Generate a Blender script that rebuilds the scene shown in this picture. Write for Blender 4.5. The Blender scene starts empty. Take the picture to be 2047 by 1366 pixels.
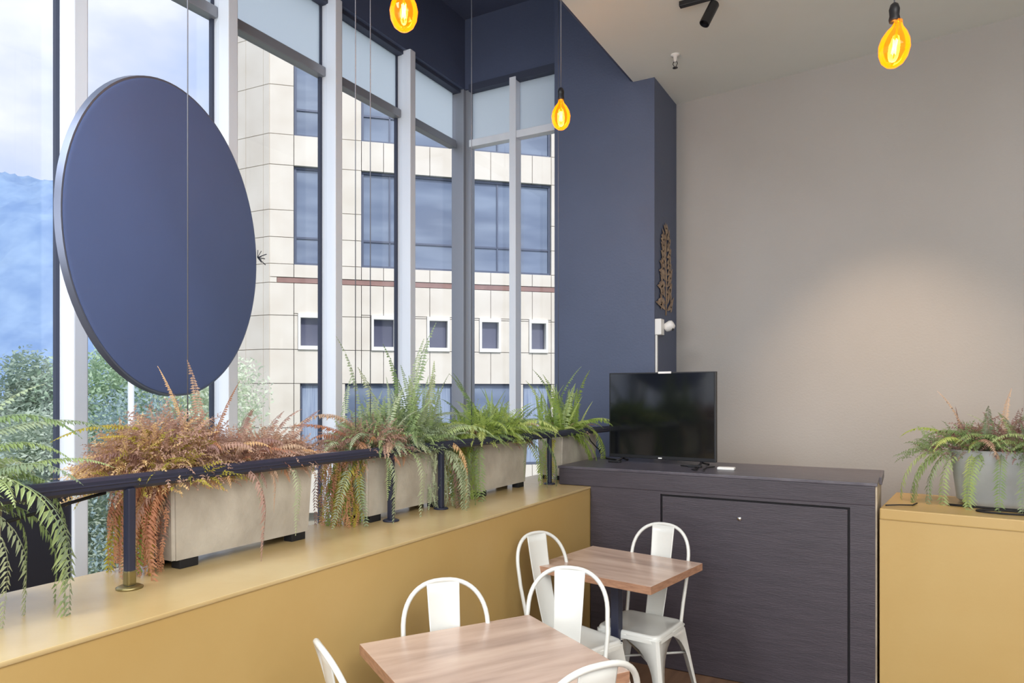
import bpy, bmesh, math, random
from mathutils import Vector, Matrix, Euler, noise
R = math.radians
PI = math.pi
sc = bpy.context.scene
C = sc.collection

# ------------------------------------------------------------------ camera, sky, sun, large lights, exposure
cam_d = bpy.data.cameras.new('camera')
cam = bpy.data.objects.new('camera', cam_d); C.objects.link(cam)
cam.location = (0, 0, 1.6)
cam.rotation_euler = (R(90), 0, R(29.2))
cam_d.sensor_width = 36.0
cam_d.lens = 36.0 * 1409 / 2047
cam_d.shift_y = 102 / 2047
cam_d.clip_start = 0.05; cam_d.clip_end = 3000
sc.camera = cam

def srgb(r, g, b):
    def f(c):
        c /= 255.0
        return c / 12.92 if c <= 0.04045 else ((c + 0.055) / 1.055) ** 2.4
    return (f(r), f(g), f(b), 1.0)

world = bpy.data.worlds.new('sky'); sc.world = world; world.use_nodes = True
nt = world.node_tree; nt.nodes.clear()
wo = nt.nodes.new('ShaderNodeOutputWorld'); bg = nt.nodes.new('ShaderNodeBackground')
tc = nt.nodes.new('ShaderNodeTexCoord'); mp = nt.nodes.new('ShaderNodeMapping')
nz = nt.nodes.new('ShaderNodeTexNoise'); cr = nt.nodes.new('ShaderNodeValToRGB')
mp.inputs['Scale'].default_value = (1.0, 1.0, 2.0)
mp.inputs['Location'].default_value = (0.35, 0.1, 0.55)
nz.inputs['Scale'].default_value = 2.6; nz.inputs['Detail'].default_value = 7; nz.inputs['Roughness'].default_value = 0.5
e = cr.color_ramp.elements
e[0].position = 0.36; e[0].color = srgb(176, 196, 236)
e[1].position = 0.63; e[1].color = srgb(255, 255, 255)
m_ = cr.color_ramp.elements.new(0.50); m_.color = srgb(214, 221, 240)
nt.links.new(tc.outputs['Generated'], mp.inputs['Vector'])
nt.links.new(mp.outputs['Vector'], nz.inputs['Vector'])
nt.links.new(nz.outputs['Fac'], cr.inputs['Fac'])
nt.links.new(cr.outputs['Color'], bg.inputs['Color'])
bg.inputs['Strength'].default_value = 0.92
nt.links.new(bg.outputs['Background'], wo.inputs['Surface'])

def light(name, kind, loc, energy, color=(1, 1, 1), rot=(0, 0, 0), **kw):
    d = bpy.data.lights.new(name, kind); d.energy = energy; d.color = color
    for k, v in kw.items(): setattr(d, k, v)
    o = bpy.data.objects.new(name, d); C.objects.link(o); o.location = loc; o.rotation_euler = rot
    return o
def aim(o, target):
    o.rotation_euler = (Vector(target) - o.location).to_track_quat('-Z', 'Y').to_euler()

sun = light('sun', 'SUN', (0, 0, 20), 2.1, (1.0, 0.96, 0.90), angle=R(6))
sun.rotation_euler = Vector((-0.62, 0.45, -0.66)).to_track_quat('-Z', 'Y').to_euler()
# added soft fill lights behind the camera, not real ceiling panels
a1 = light('dining_fill_light', 'AREA', (1.9, -0.6, 3.85), 190, (1.0, 0.975, 0.94), shape='RECTANGLE', size=3.2, size_y=4.5)
a2 = light('bay_fill_light', 'AREA', (-2.5, -1.4, 4.85), 165, (0.93, 0.96, 1.0), shape='RECTANGLE', size=1.2, size_y=3.5)  # added fill to brighten the navy bay and the mullions

a3 = light('back_fill_light', 'AREA', (0.3, -3.3, 1.9), 185, (0.95, 0.975, 1.0), rot=(R(112), 0, 0), shape='RECTANGLE', size=7.0, size_y=3.0)  # added fill tilted up at the ceiling; no glazed front stands here

sc.view_settings.view_transform = 'Standard'
sc.view_settings.look = 'None'
sc.view_settings.gamma = 1.0
sc.view_settings.use_curve_mapping = False
sc.view_settings.exposure = 0.5
sc.cycles.max_bounces = 10
sc.cycles.transparent_max_bounces = 16
sc.cycles.sample_clamp_indirect = 6

# ------------------------------------------------------------------ materials
def mat(name, col, rough=0.5, metal=0.0, var=None, scale=6.0, bump=0.0, bscale=40.0, stretch=(1, 1, 1), spec=0.5,
        coat=0.0, detail=5):
    m = bpy.data.materials.new(name); m.use_nodes = True
    n = m.node_tree; b = n.nodes['Principled BSDF']
    b.inputs['Roughness'].default_value = rough; b.inputs['Metallic'].default_value = metal
    b.inputs['Specular IOR Level'].default_value = spec
    if coat: b.inputs['Coat Weight'].default_value = coat; b.inputs['Coat Roughness'].default_value = 0.12
    b.inputs['Base Color'].default_value = col
    t = n.nodes.new('ShaderNodeTexCoord'); mp = n.nodes.new('ShaderNodeMapping')
    mp.inputs['Scale'].default_value = stretch
    n.links.new(t.outputs['Object'], mp.inputs['Vector'])
    if var is not None:
        z = n.nodes.new('ShaderNodeTexNoise'); z.inputs['Scale'].default_value = scale; z.inputs['Detail'].default_value = detail
        r = n.nodes.new('ShaderNodeValToRGB')
        r.color_ramp.elements[0].position = 0.33; r.color_ramp.elements[0].color = var
        r.color_ramp.elements[1].position = 0.67; r.color_ramp.elements[1].color = col
        n.links.new(mp.outputs['Vector'], z.inputs['Vector']); n.links.new(z.outputs['Fac'], r.inputs['Fac'])
        n.links.new(r.outputs['Color'], b.inputs['Base Color'])
    if bump:
        z2 = n.nodes.new('ShaderNodeTexNoise'); z2.inputs['Scale'].default_value = bscale; z2.inputs['Detail'].default_value = 4
        bp = n.nodes.new('ShaderNodeBump'); bp.inputs['Strength'].default_value = bump; bp.inputs['Distance'].default_value = 0.01
        n.links.new(mp.outputs['Vector'], z2.inputs['Vector']); n.links.new(z2.outputs['Fac'], bp.inputs['Height'])
        n.links.new(bp.outputs['Normal'], b.inputs['Normal'])
    return m

M = {}
M['navy'] = mat('navy_paint', srgb(83, 93, 119), 0.5, var=srgb(78, 88, 113), scale=1.5, bump=0.15, bscale=60)
M['navy_dark'] = mat('navy_dark_metal', srgb(42, 46, 66), 0.38, spec=0.5, bump=0.1, bscale=30)
M['disc_face'] = mat('navy_disc_paint', srgb(92, 112, 164), 0.6, var=srgb(88, 107, 156), scale=2.0)
M['disc_rim'] = mat('disc_rim_metal', srgb(120, 128, 148), 0.35, 0.6)
M['ceiling'] = mat('ceiling_white_paint', srgb(229, 235, 232), 0.8, var=srgb(224, 230, 227), scale=1.2)
M['beige'] = mat('beige_plaster', srgb(173, 170, 167), 0.75, var=srgb(167, 164, 160), scale=0.9, bump=0.12, bscale=70)
M['yellow'] = mat('ochre_paint', srgb(188, 160, 104), 0.42, var=srgb(182, 151, 92), scale=1.3, bump=0.04, bscale=50, spec=0.5)
M['ochre_top'] = mat('ochre_gloss_paint', srgb(198, 177, 132), 0.26, var=srgb(186, 160, 110), scale=2.2, bump=0.05, bscale=20, spec=0.7)
M['floor'] = mat('brown_floor', srgb(132, 104, 84), 0.4, var=srgb(104, 80, 64), scale=3, stretch=(6, 0.6, 1))
M['void_floor'] = mat('pale_floor', srgb(190, 184, 172), 0.5)
M['alu'] = mat('satin_aluminium', srgb(238, 243, 250), 0.4, 0.0, var=srgb(230, 236, 244), scale=8, stretch=(1, 1, 0.1))
M['alu_grey'] = mat('grey_aluminium', srgb(150, 154, 162), 0.4, 0.2)
M['gasket'] = mat('dark_gasket', srgb(60, 66, 84), 0.6)
M['black'] = mat('black_plastic', srgb(26, 27, 31), 0.4)
M['rubber'] = mat('black_rubber', srgb(20, 20, 24), 0.7)
M['screen'] = mat('tv_screen', srgb(14, 16, 20), 0.09, spec=0.8)
M['counter'] = mat('dark_stained_counter', srgb(67, 61, 69), 0.45, var=srgb(58, 53, 61), scale=5, stretch=(1.2, 3, 14), bump=0.22, bscale=22, detail=8)
M['counter_top'] = mat('dark_worktop', srgb(92, 88, 96), 0.34, var=srgb(72, 68, 78), scale=4, stretch=(2, 14, 3), bump=0.15, bscale=20)
M['counter_end'] = mat('raw_board_end', srgb(196, 182, 160), 0.6, var=srgb(160, 145, 124), scale=12)
M['groove'] = mat('black_groove', srgb(22, 20, 26), 0.7)
M['concrete'] = mat('planter_concrete', srgb(190, 184, 172), 0.8, var=srgb(168, 161, 150), scale=7, bump=0.25, bscale=45)
M['tub'] = mat('galvanised_tub', srgb(188, 194, 200), 0.4, 0.3, var=srgb(164, 170, 176), scale=5)
M['soil'] = mat('soil', srgb(70, 52, 46), 0.95, var=srgb(44, 34, 32), scale=30, bump=0.8, bscale=60)
M['chair'] = mat('white_enamel', srgb(212, 214, 210), 0.28, spec=0.55, coat=0.3)
M['bolt'] = mat('steel_bolt', srgb(90, 90, 92), 0.35, 0.9)
M['chrome'] = mat('chrome', srgb(220, 220, 222), 0.15, 1.0)
M['brass'] = mat('worn_brass', srgb(150, 138, 96), 0.35, 0.8)
M['white'] = mat('white_plastic', srgb(232, 232, 230), 0.4)
M['wire'] = mat('grey_wire', srgb(120, 124, 134), 0.45, 0.5)
M['gold'] = mat('gold_paint', srgb(172, 148, 122), 0.5, 0.0, var=srgb(120, 100, 84), scale=30)
M['facade'] = mat('pale_stone', srgb(234, 227, 216), 0.7, var=srgb(222, 213, 200), scale=1.1, bump=0.1, bscale=10, detail=8)
M['facade_joint'] = mat('stone_joint', srgb(176, 166, 150), 0.85)
M['facade_white'] = mat('white_trim', srgb(240, 238, 232), 0.6)
M['band'] = mat('mauve_stone', srgb(164, 130, 122), 0.7, var=srgb(150, 116, 110), scale=3)
M['win_frame'] = mat('window_frame_dark', srgb(92, 100, 120), 0.4, 0.3)
M['fglass'] = mat('tinted_glass_painted_reflections', srgb(104, 118, 144), 0.05, 0.0, var=srgb(140, 154, 176), scale=0.9, stretch=(0.5, 1, 2.2), spec=1.0, bump=0.12, bscale=0.9, detail=2)  # pale stretched noise paints reflections into the glass colour
M['fglass_dark'] = mat('dark_window_glass', srgb(98, 100, 120), 0.08, 0.0, spec=0.7)
M['curtain'] = mat('pale_curtain', srgb(170, 184, 206), 0.8, var=srgb(128, 144, 176), scale=6, stretch=(8, 8, 0.2))
M['dark_panel'] = mat('dark_tinted_glass', srgb(48, 50, 60), 0.15, spec=0.35)
M['hill'] = mat('hazy_wooded_hill', srgb(146, 170, 200), 0.95, var=srgb(122, 148, 186), scale=0.06, spec=0.0, detail=10)  # distance haze is mixed into the bluish base colour
M['ground'] = mat('street_ground', srgb(120, 126, 120), 0.9, var=srgb(90, 104, 88), scale=0.3)
M['bark'] = mat('tree_bark', srgb(120, 108, 96), 0.9)
M['pole'] = mat('white_pole', srgb(222, 226, 232), 0.5)

def foliage(name, cols, transl=0.35):
    m = bpy.data.materials.new(name); m.use_nodes = True
    n = m.node_tree; n.nodes.clear()
    out = n.nodes.new('ShaderNodeOutputMaterial'); mix = n.nodes.new('ShaderNodeMixShader')
    d = n.nodes.new('ShaderNodeBsdfPrincipled'); t = n.nodes.new('ShaderNodeBsdfTranslucent')
    oi = n.nodes.new('ShaderNodeObjectInfo'); r = n.nodes.new('ShaderNodeValToRGB')
    z = n.nodes.new('ShaderNodeTexNoise'); z.inputs['Scale'].default_value = 9.0
    tcn = n.nodes.new('ShaderNodeTexCoord'); n.links.new(tcn.outputs['Object'], z.inputs['Vector'])
    a = n.nodes.new('ShaderNodeMath'); a.operation = 'ADD'
    s = n.nodes.new('ShaderNodeMath'); s.operation = 'MULTIPLY_ADD'; s.inputs[1].default_value = 0.9; s.inputs[2].default_value = -0.45
    n.links.new(z.outputs['Fac'], s.inputs[0]); n.links.new(oi.outputs['Random'], a.inputs[0]); n.links.new(s.outputs[0], a.inputs[1])
    n.links.new(a.outputs[0], r.inputs['Fac'])
    el = r.color_ramp.elements
    el[0].position = 0.05; el[0].color = cols[0]; el[1].position = 0.95; el[1].color = cols[-1]
    for i, c in enumerate(cols[1:-1]):
        k = el.new((i + 1) / (len(cols) - 1)); k.color = c
    d.inputs['Roughness'].default_value = 0.55; d.inputs['Specular IOR Level'].default_value = 0.3
    n.links.new(r.outputs['Color'], d.inputs['Base Color']); n.links.new(r.outputs['Color'], t.inputs['Color'])
    mix.inputs['Fac'].default_value = transl
    n.links.new(d.outputs[0], mix.inputs[1]); n.links.new(t.outputs[0], mix.inputs[2]); n.links.new(mix.outputs[0], out.inputs['Surface'])
    return m
M['green'] = foliage('fern_green', [srgb(128, 152, 104), srgb(160, 182, 124), srgb(186, 204, 146)])
M['lime'] = foliage('fern_lime', [srgb(146, 172, 84), srgb(180, 202, 110), srgb(206, 220, 138)], 0.45)
M['sage'] = foliage('fern_sage', [srgb(138, 156, 126), srgb(166, 182, 148), srgb(194, 204, 170)])
M['dry'] = foliage('fern_dry', [srgb(150, 118, 112), srgb(186, 152, 136), srgb(212, 184, 156)])
M['rust'] = foliage('fern_rust', [srgb(196, 138, 110), srgb(216, 166, 128), srgb(226, 196, 144)])
M['gold_leaf'] = foliage('fern_yellow', [srgb(176, 168, 70), srgb(204, 186, 90)], 0.45)
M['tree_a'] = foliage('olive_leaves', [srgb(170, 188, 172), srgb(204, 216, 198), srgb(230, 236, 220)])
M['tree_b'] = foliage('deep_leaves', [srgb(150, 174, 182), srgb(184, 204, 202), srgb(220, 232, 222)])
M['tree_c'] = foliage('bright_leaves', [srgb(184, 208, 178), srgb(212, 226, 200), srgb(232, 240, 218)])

def wood(name):
    m = mat(name, srgb(186, 156, 134), 0.27, spec=0.5)
    n = m.node_tree; b = n.nodes['Principled BSDF']
    t = n.nodes.new('ShaderNodeTexCoord'); mp = n.nodes.new('ShaderNodeMapping'); mp.inputs['Scale'].default_value = (0.9, 7, 7)
    z = n.nodes.new('ShaderNodeTexNoise'); z.inputs['Scale'].default_value = 1.6; z.inputs['Detail'].default_value = 9; z.inputs['Distortion'].default_value = 0.5
    r = n.nodes.new('ShaderNodeValToRGB'); el = r.color_ramp.elements
    el[0].position = 0.25; el[0].color = srgb(152, 130, 118); el[1].position = 0.75; el[1].color = srgb(206, 184, 168)
    k = el.new(0.45); k.color = srgb(182, 158, 143); k = el.new(0.56); k.color = srgb(194, 170, 154)
    n.links.new(t.outputs['Object'], mp.inputs['Vector']); n.links.new(mp.outputs['Vector'], z.inputs['Vector'])
    n.links.new(z.outputs['Fac'], r.inputs['Fac']); n.links.new(r.outputs['Color'], b.inputs['Base Color'])
    return m
M['wood'] = wood('walnut_laminate')
M['wood_edge'] = mat('walnut_edge', srgb(176, 136, 110), 0.4, var=srgb(150, 112, 90), scale=3, stretch=(8, 8, 40))

def glass_mat(name, tint, refl=0.06, rough=0.0):
    m = bpy.data.materials.new(name); m.use_nodes = True
    n = m.node_tree; n.nodes.clear()
    out = n.nodes.new('ShaderNodeOutputMaterial'); mix = n.nodes.new('ShaderNodeMixShader')
    t = n.nodes.new('ShaderNodeBsdfTransparent'); g = n.nodes.new('ShaderNodeBsdfGlossy')
    t.inputs['Color'].default_value = tint; g.inputs['Roughness'].default_value = rough
    mix.inputs['Fac'].default_value = refl
    n.links.new(t.outputs[0], mix.inputs[1]); n.links.new(g.outputs[0], mix.inputs[2]); n.links.new(mix.outputs[0], out.inputs['Surface'])
    return m
M['glass'] = glass_mat('clear_glass', (0.965, 0.975, 0.985, 1), 0.035)
def frosted():
    m = bpy.data.materials.new('frosted_glass'); m.use_nodes = True
    n = m.node_tree; n.nodes.clear()
    out = n.nodes.new('ShaderNodeOutputMaterial'); mix = n.nodes.new('ShaderNodeMixShader')
    t = n.nodes.new('ShaderNodeBsdfTranslucent'); g = n.nodes.new('ShaderNodeBsdfDiffuse')
    t.inputs['Color'].default_value = (0.93, 0.97, 1.0, 1); g.inputs['Color'].default_value = (0.8, 0.84, 0.88, 1)
    mix.inputs['Fac'].default_value = 0.06
    n.links.new(t.outputs[0], mix.inputs[1]); n.links.new(g.outputs[0], mix.inputs[2]); n.links.new(mix.outputs[0], out.inputs['Surface'])
    return m
M['frost'] = frosted()
def amber():
    m = bpy.data.materials.new('amber_bulb_glass'); m.use_nodes = True
    n = m.node_tree; n.nodes.clear()
    out = n.nodes.new('ShaderNodeOutputMaterial'); mix = n.nodes.new('ShaderNodeMixShader')
    t = n.nodes.new('ShaderNodeBsdfTransparent'); g = n.nodes.new('ShaderNodeBsdfGlossy'); lw = n.nodes.new('ShaderNodeLayerWeight')
    em = n.nodes.new('ShaderNodeEmission'); ad = n.nodes.new('ShaderNodeAddShader')
    t.inputs['Color'].default_value = (1.0, 0.62, 0.22, 1); g.inputs['Color'].default_value = (1, 0.88, 0.7, 1); g.inputs['Roughness'].default_value = 0.05
    em.inputs['Color'].default_value = (1.0, 0.27, 0.0, 1); em.inputs['Strength'].default_value = 0.5
    lw.inputs['Blend'].default_value = 0.3
    n.links.new(lw.outputs['Fresnel'], mix.inputs['Fac'])
    n.links.new(t.outputs[0], mix.inputs[1]); n.links.new(g.outputs[0], mix.inputs[2])
    n.links.new(mix.outputs[0], ad.inputs[0]); n.links.new(em.outputs[0], ad.inputs[1]); n.links.new(ad.outputs[0], out.inputs['Surface'])
    return m
M['amber'] = amber()
def emit(name, col, s):
    m = bpy.data.materials.new(name); m.use_nodes = True
    n = m.node_tree; b = n.nodes['Principled BSDF']
    b.inputs['Emission Color'].default_value = col; b.inputs['Emission Strength'].default_value = s
    b.inputs['Base Color'].default_value = col
    return m
M['filament'] = emit('glowing_filament', (1.0, 0.62, 0.18, 1), 14)
M['led'] = emit('warm_lens', (1.0, 0.85, 0.6, 1), 4)

# ------------------------------------------------------------------ mesh helpers
def bm_new(): return bmesh.new()
def add_box(bm, x0, x1, y0, y1, z0, z1, bev=0.0, mtx=None, seg=2):
    r = bmesh.ops.create_cube(bm, size=1.0)
    vs = r['verts']
    bmesh.ops.scale(bm, vec=(x1 - x0, y1 - y0, z1 - z0), verts=vs)
    bmesh.ops.translate(bm, vec=((x0 + x1) / 2, (y0 + y1) / 2, (z0 + z1) / 2), verts=vs)
    if bev:
        es = list({e for v in vs for e in v.link_edges})
        rr = bmesh.ops.bevel(bm, geom=es, offset=bev, segments=seg, affect='EDGES', profile=0.6)
        vs = list({v for f in rr['faces'] for v in f.verts} | {v for v in vs if v.is_valid})
    if mtx is not None: bmesh.ops.transform(bm, matrix=mtx, verts=vs)
    return vs
def tube(bm, pts, r, n=10, closed=False, radii=None, cap=True, flat=None):
    pts = [Vector(p) for p in pts]; rings = []
    k = len(pts); up = None
    for i, p in enumerate(pts):
        if closed: t = (pts[(i + 1) % k] - pts[i - 1]).normalized()
        else: t = (pts[min(i + 1, k - 1)] - pts[max(i - 1, 0)]).normalized()
        if up is None:
            up = Vector((0, 0, 1)) if abs(t.z) < 0.9 else Vector((1, 0, 0))
        s = t.cross(up).normalized(); up = s.cross(t).normalized()
        rr = radii[i] if radii else r
        rings.append([bm.verts.new(p + s * math.cos(2 * PI * j / n) * rr + up * math.sin(2 * PI * j / n) * rr * (flat or 1)) for j in range(n)])
    for i in range(k if closed else k - 1):
        a, b = rings[i], rings[(i + 1) % k]
        for j in range(n):
            f = bm.faces.new((a[j], a[(j + 1) % n], b[(j + 1) % n], b[j])); f.smooth = True
    if cap and not closed:
        bm.faces.new(rings[0][::-1]); bm.faces.new(rings[-1])
def lathe(bm, prof, n=24, origin=(0, 0, 0), mtx=None):
    rings = []; o = Vector(origin)
    for r, z in prof:
        rings.append([bm.verts.new(o + Vector((r * math.cos(2 * PI * j / n), r * math.sin(2 * PI * j / n), z))) for j in range(n)] if r > 1e-6 else [bm.verts.new(o + Vector((0, 0, z)))])
    for a, b in zip(rings, rings[1:]):
        if len(a) == 1 and len(b) == 1: continue
        for j in range(n):
            if len(a) == 1: f = bm.faces.new((a[0], b[(j + 1) % n], b[j]))
            elif len(b) == 1: f = bm.faces.new((a[j], a[(j + 1) % n], b[0]))
            else: f = bm.faces.new((a[j], a[(j + 1) % n], b[(j + 1) % n], b[j]))
            f.smooth = True
    if mtx is not None: bmesh.ops.transform(bm, matrix=mtx, verts=[v for r_ in rings for v in r_])
def smooth_angle(me, ang=35):
    for p in me.polygons: p.use_smooth = True
    try: me.set_sharp_from_angle(angle=R(ang))
    except Exception: pass
def mk(name, bm, m, parent=None, loc=(0, 0, 0), rot=(0, 0, 0), smooth=None):
    bmesh.ops.recalc_face_normals(bm, faces=bm.faces[:])
    me = bpy.data.meshes.new(name); bm.to_mesh(me); bm.free()
    if smooth: smooth_angle(me, smooth)
    me.materials.append(m if not isinstance(m, str) else M[m])
    o = bpy.data.objects.new(name, me); C.objects.link(o)
    o.location = loc; o.rotation_euler = rot
    if parent is not None: o.parent = parent
    return o
def tag(o, label=None, cat=None, group=None, kind=None):
    if label: o['label'] = label
    if cat: o['category'] = cat
    if group: o['group'] = group
    if kind: o['kind'] = kind
    return o
def thing(name, label, cat, loc=(0, 0, 0), rz=0, group=None):
    o = bpy.data.objects.new(name, None); C.objects.link(o); o.empty_display_size = 0.1
    o.location = loc; o.rotation_euler = (0, 0, rz)
    return tag(o, label, cat, group)
def struct(name, bm, m, parent=None, label=None, **k):
    o = mk(name, bm, m, parent, **k)
    if parent is None:
        o['kind'] = 'structure'
        if label: o['label'] = label
    return o
def box_obj(name, b, m, parent=None, bev=0.0, **k):
    bm = bm_new(); add_box(bm, *b, bev=bev); return mk(name, bm, m, parent, **k)
def sbox(name, b, m, label=None, bev=0.0, **k):
    bm = bm_new(); add_box(bm, *b, bev=bev); return struct(name, bm, m, label=label, **k)
def clone(o, parent=None):
    c = o.copy(); C.objects.link(c); c.parent = parent
    for ch in list(o.children): clone(ch, c)
    return c

# ------------------------------------------------------------------ room shell
WX = -3.5           # glass wall
CY = 5.376          # return glass
sbox('floor', (-3.7, 4.1, -4.1, 6.1, -0.2, 0.0), 'floor', 'brown floor of the dining room')
sbox('ceiling', (-1.80, 4.1, -4.1, 6.1, 3.95, 4.10), 'ceiling', 'off-white painted ceiling')
sbox('ceiling_bay', (-3.7, -1.82, -4.1, 6.1, 4.96, 5.1), 'navy', 'navy painted high ceiling over the glazed bay')
sbox('wall_bulkhead', (-1.82, -1.748, -4.1, 5.1, 3.956, 5.1), 'navy', 'navy face where the low ceiling ends')
sbox('wall_right', (4.0, 4.15, -4.1, 6.1, 0, 3.95), 'beige', 'plain wall on the right of the room')
sbox('wall_back', (-3.7, 4.1, -4.15, -4.0, 0, 4.96), 'beige', 'plain wall behind the seating')
bm = bm_new(); add_box(bm, 0, 5.9, 0, 0.15, 0, 3.95)
struct('wall_far', bm, 'beige', label='tall greige plastered wall behind the counter', loc=(-1.75, 5.69, 0), rot=(0, 0, R(-7.3)))
sbox('wall_column', (-2.46, -1.635, 5.1, 6.05, 0, 4.96), 'navy', 'broad navy painted column between the glass and the far wall')
sbox('wall_head_left', (-3.66, -3.47, -4.1, 5.5, 4.33, 4.96), 'navy', 'navy wall strip above the glass wall')
sbox('wall_head_return', (-3.47, -2.46, 5.34, 5.5, 4.33, 4.96), 'navy', 'navy wall strip above the return glazing')

# glass wall (window_1) and return (window_2)
def empty_struct(name, label):
    o = bpy.data.objects.new(name, None); C.objects.link(o); o['kind'] = 'structure'; o['label'] = label; return o
w1 = empty_struct('window_1', 'tall aluminium framed glass wall beside the planters')
mull = [-3.29, -2.42, -1.55, -0.68, 0.19, 1.06, 1.93, 2.80, 3.68, 4.52]
TZ0, TZ1, HZ = 3.80, 3.865, 4.33
for y in mull:
    bm = bm_new()
    add_box(bm, -3.60, -3.50, y - 0.028, y + 0.028, 0, HZ, bev=0.004)
    add_box(bm, -3.52, -3.43, y - 0.034, y + 0.034, 0, HZ, bev=0.006)
    o = mk('mullion', bm, 'alu', w1)
    mk_g = bm_new(); add_box(mk_g, -3.585, -3.56, y - 0.046, y - 0.0285, 0, HZ); add_box(mk_g, -3.585, -3.56, y + 0.0285, y + 0.046, 0, HZ)
    mk('gasket', mk_g, 'gasket', o)
bm = bm_new(); add_box(bm, -3.60, -3.50, -4.0, CY - 0.05, 4.30, 4.36, bev=0.004); mk('head_rail', bm, 'gasket', w1)
edges = [-4.0] + mull + [CY - 0.06]
for a, b in zip(edges, edges[1:]):
    a2, b2 = a + 0.03, b - 0.03
    bm = bm_new(); add_box(bm, -3.60, -3.525, a2, b2, TZ0, TZ1, bev=0.006); mk('transom', bm, 'alu_grey', w1)
    bm = bm_new(); add_box(bm, -3.576, -3.570, a2, b2, 0.02, TZ0); mk('pane', bm, 'glass', w1)
    bm = bm_new(); add_box(bm, -3.576, -3.570, a2, b2, TZ1, 4.30); o = mk('frosted_pane', bm, 'frost', w1); o['label'] = 'frosted upper pane'
for a, b in zip(edges[:7], edges[1:8]):
    bm = bm_new(); add_box(bm, -3.458, -3.448, a + 0.03, b - 0.036, 0.0, 1.16); o = mk('lower_panel', bm, 'dark_panel', w1); o['label'] = 'dark tinted low glass panel'
w2 = empty_struct('window_2', 'narrow return glazing between the corner post and the navy column')
bm = bm_new()
add_box(bm, -3.60, -3.47, CY - 0.06, CY + 0.02, 0, HZ, bev=0.005); add_box(bm, -3.50, -3.42, CY - 0.02, CY + 0.05, 0, HZ, bev=0.005)
add_box(bm, -3.62, -3.555, CY + 0.0, CY + 0.08, 0, HZ, bev=0.005)
mk('corner_post', bm, 'alu_grey', w2)
bm = bm_new(); add_box(bm, -3.0, -2.935, CY - 0.06, CY + 0.04, 0, HZ, bev=0.006); mk('mullion', bm, 'alu', w2)
for a, b in ((-3.42, -3.0), (-2.935, -2.46)):
    bm = bm_new(); add_box(bm, a, b, CY - 0.05, CY + 0.03, TZ0, TZ1, bev=0.006); mk('transom', bm, 'alu', w2)
    bm = bm_new(); add_box(bm, a, b, CY + 0.015, CY + 0.02, 0.02, TZ0); mk('pane', bm, 'glass', w2)
    bm = bm_new(); add_box(bm, a, b, CY + 0.015, CY + 0.02, TZ1, 4.30); o = mk('frosted_pane', bm, 'frost', w2); o['label'] = 'frosted upper pane'
bm = bm_new(); add_box(bm, -3.42, -2.46, CY - 0.055, CY + 0.03, 4.30, 4.36); mk('head_rail', bm, 'gasket', w2)

# half walls
bm = bm_new(); add_box(bm, -2.26, -1.69, -4.0, 5.1, 0, 1.012)
struct('wall_planter_ledge', bm, 'yellow', label='ochre half wall carrying the row of planters')
bm = bm_new(); add_box(bm, -2.262, -1.684, -4.0, 5.1, 1.012, 1.024, bev=0.004)
struct('trim_1', bm, 'ochre_top', label='glossy ochre top of the planter half wall')
bm = bm_new(); add_box(bm, 0, 4.1, 0, 0.68, 0, 0.965)
struct('wall_half_right', bm, 'yellow', label='ochre half wall on the right of the counter', loc=(-0.115, 3.985, 0), rot=(0, 0, R(-5.5)))
bm = bm_new(); add_box(bm, 0, 4.1, -0.006, 0.69, 0.965, 1.02, bev=0.006)
struct('trim_2', bm, 'yellow', label='ochre capping of the right half wall', loc=(-0.115, 3.985, 0), rot=(0, 0, R(-5.5)))

# ------------------------------------------------------------------ outside
bm = bm_new(); add_box(bm, -400, 60, -150, 500, -3.7, -3.5); struct('ground', bm, 'ground', label='street level outside the glass')
# wooded hill: a long ridge far beyond the trees
bm = bm_new()
NX, NY = 260, 40
grid = []
fwd = Vector((-0.488, 0.873, 0)); rgt = Vector((0.873, 0.488, 0))
for j in range(NY):
    row = []
    for i in range(NX):
        u = -620 + i * 900 / (NX - 1)
        v = j / (NY - 1)
        d = 330 + v * 240
        q = (u + 205) / 330.0
        ridge = 138 * (0.50 + 0.50 * math.cos(PI * min(1, abs((u + 385) / 330.0)))) ** 0.9 + 22
        h = ridge * math.sin(min(1.0, v * 1.35) * PI / 2) ** 1.15
        p = rgt * u + fwd * d
        h += (noise.noise(p * 0.012) * 14 + noise.noise(p * 0.05) * 7 + noise.noise(p * 0.16) * 3.2 + noise.noise(p * 0.5) * 3.0) * min(1, v * 4)
        row.append(bm.verts.new((p.x, p.y, -4 + h)))
    grid.append(row)
for j in range(NY - 1):
    for i in range(NX - 1):
        f = bm.faces.new((grid[j][i], grid[j][i + 1], grid[j + 1][i + 1], grid[j + 1][i])); f.smooth = True
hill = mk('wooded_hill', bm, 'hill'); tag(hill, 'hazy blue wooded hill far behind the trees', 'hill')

# office building
O0 = Vector((-13.6466, 12.9958, 0)); FD = Vector((0.7266, 0.6872, 0)); FD.normalize()
ang_f = math.atan2(FD.y, FD.x)
bld = thing('office_building', 'pale stone-clad office block with dark windows and a mauve stripe', 'building', (O0.x, O0.y, 0), ang_f)
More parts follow.
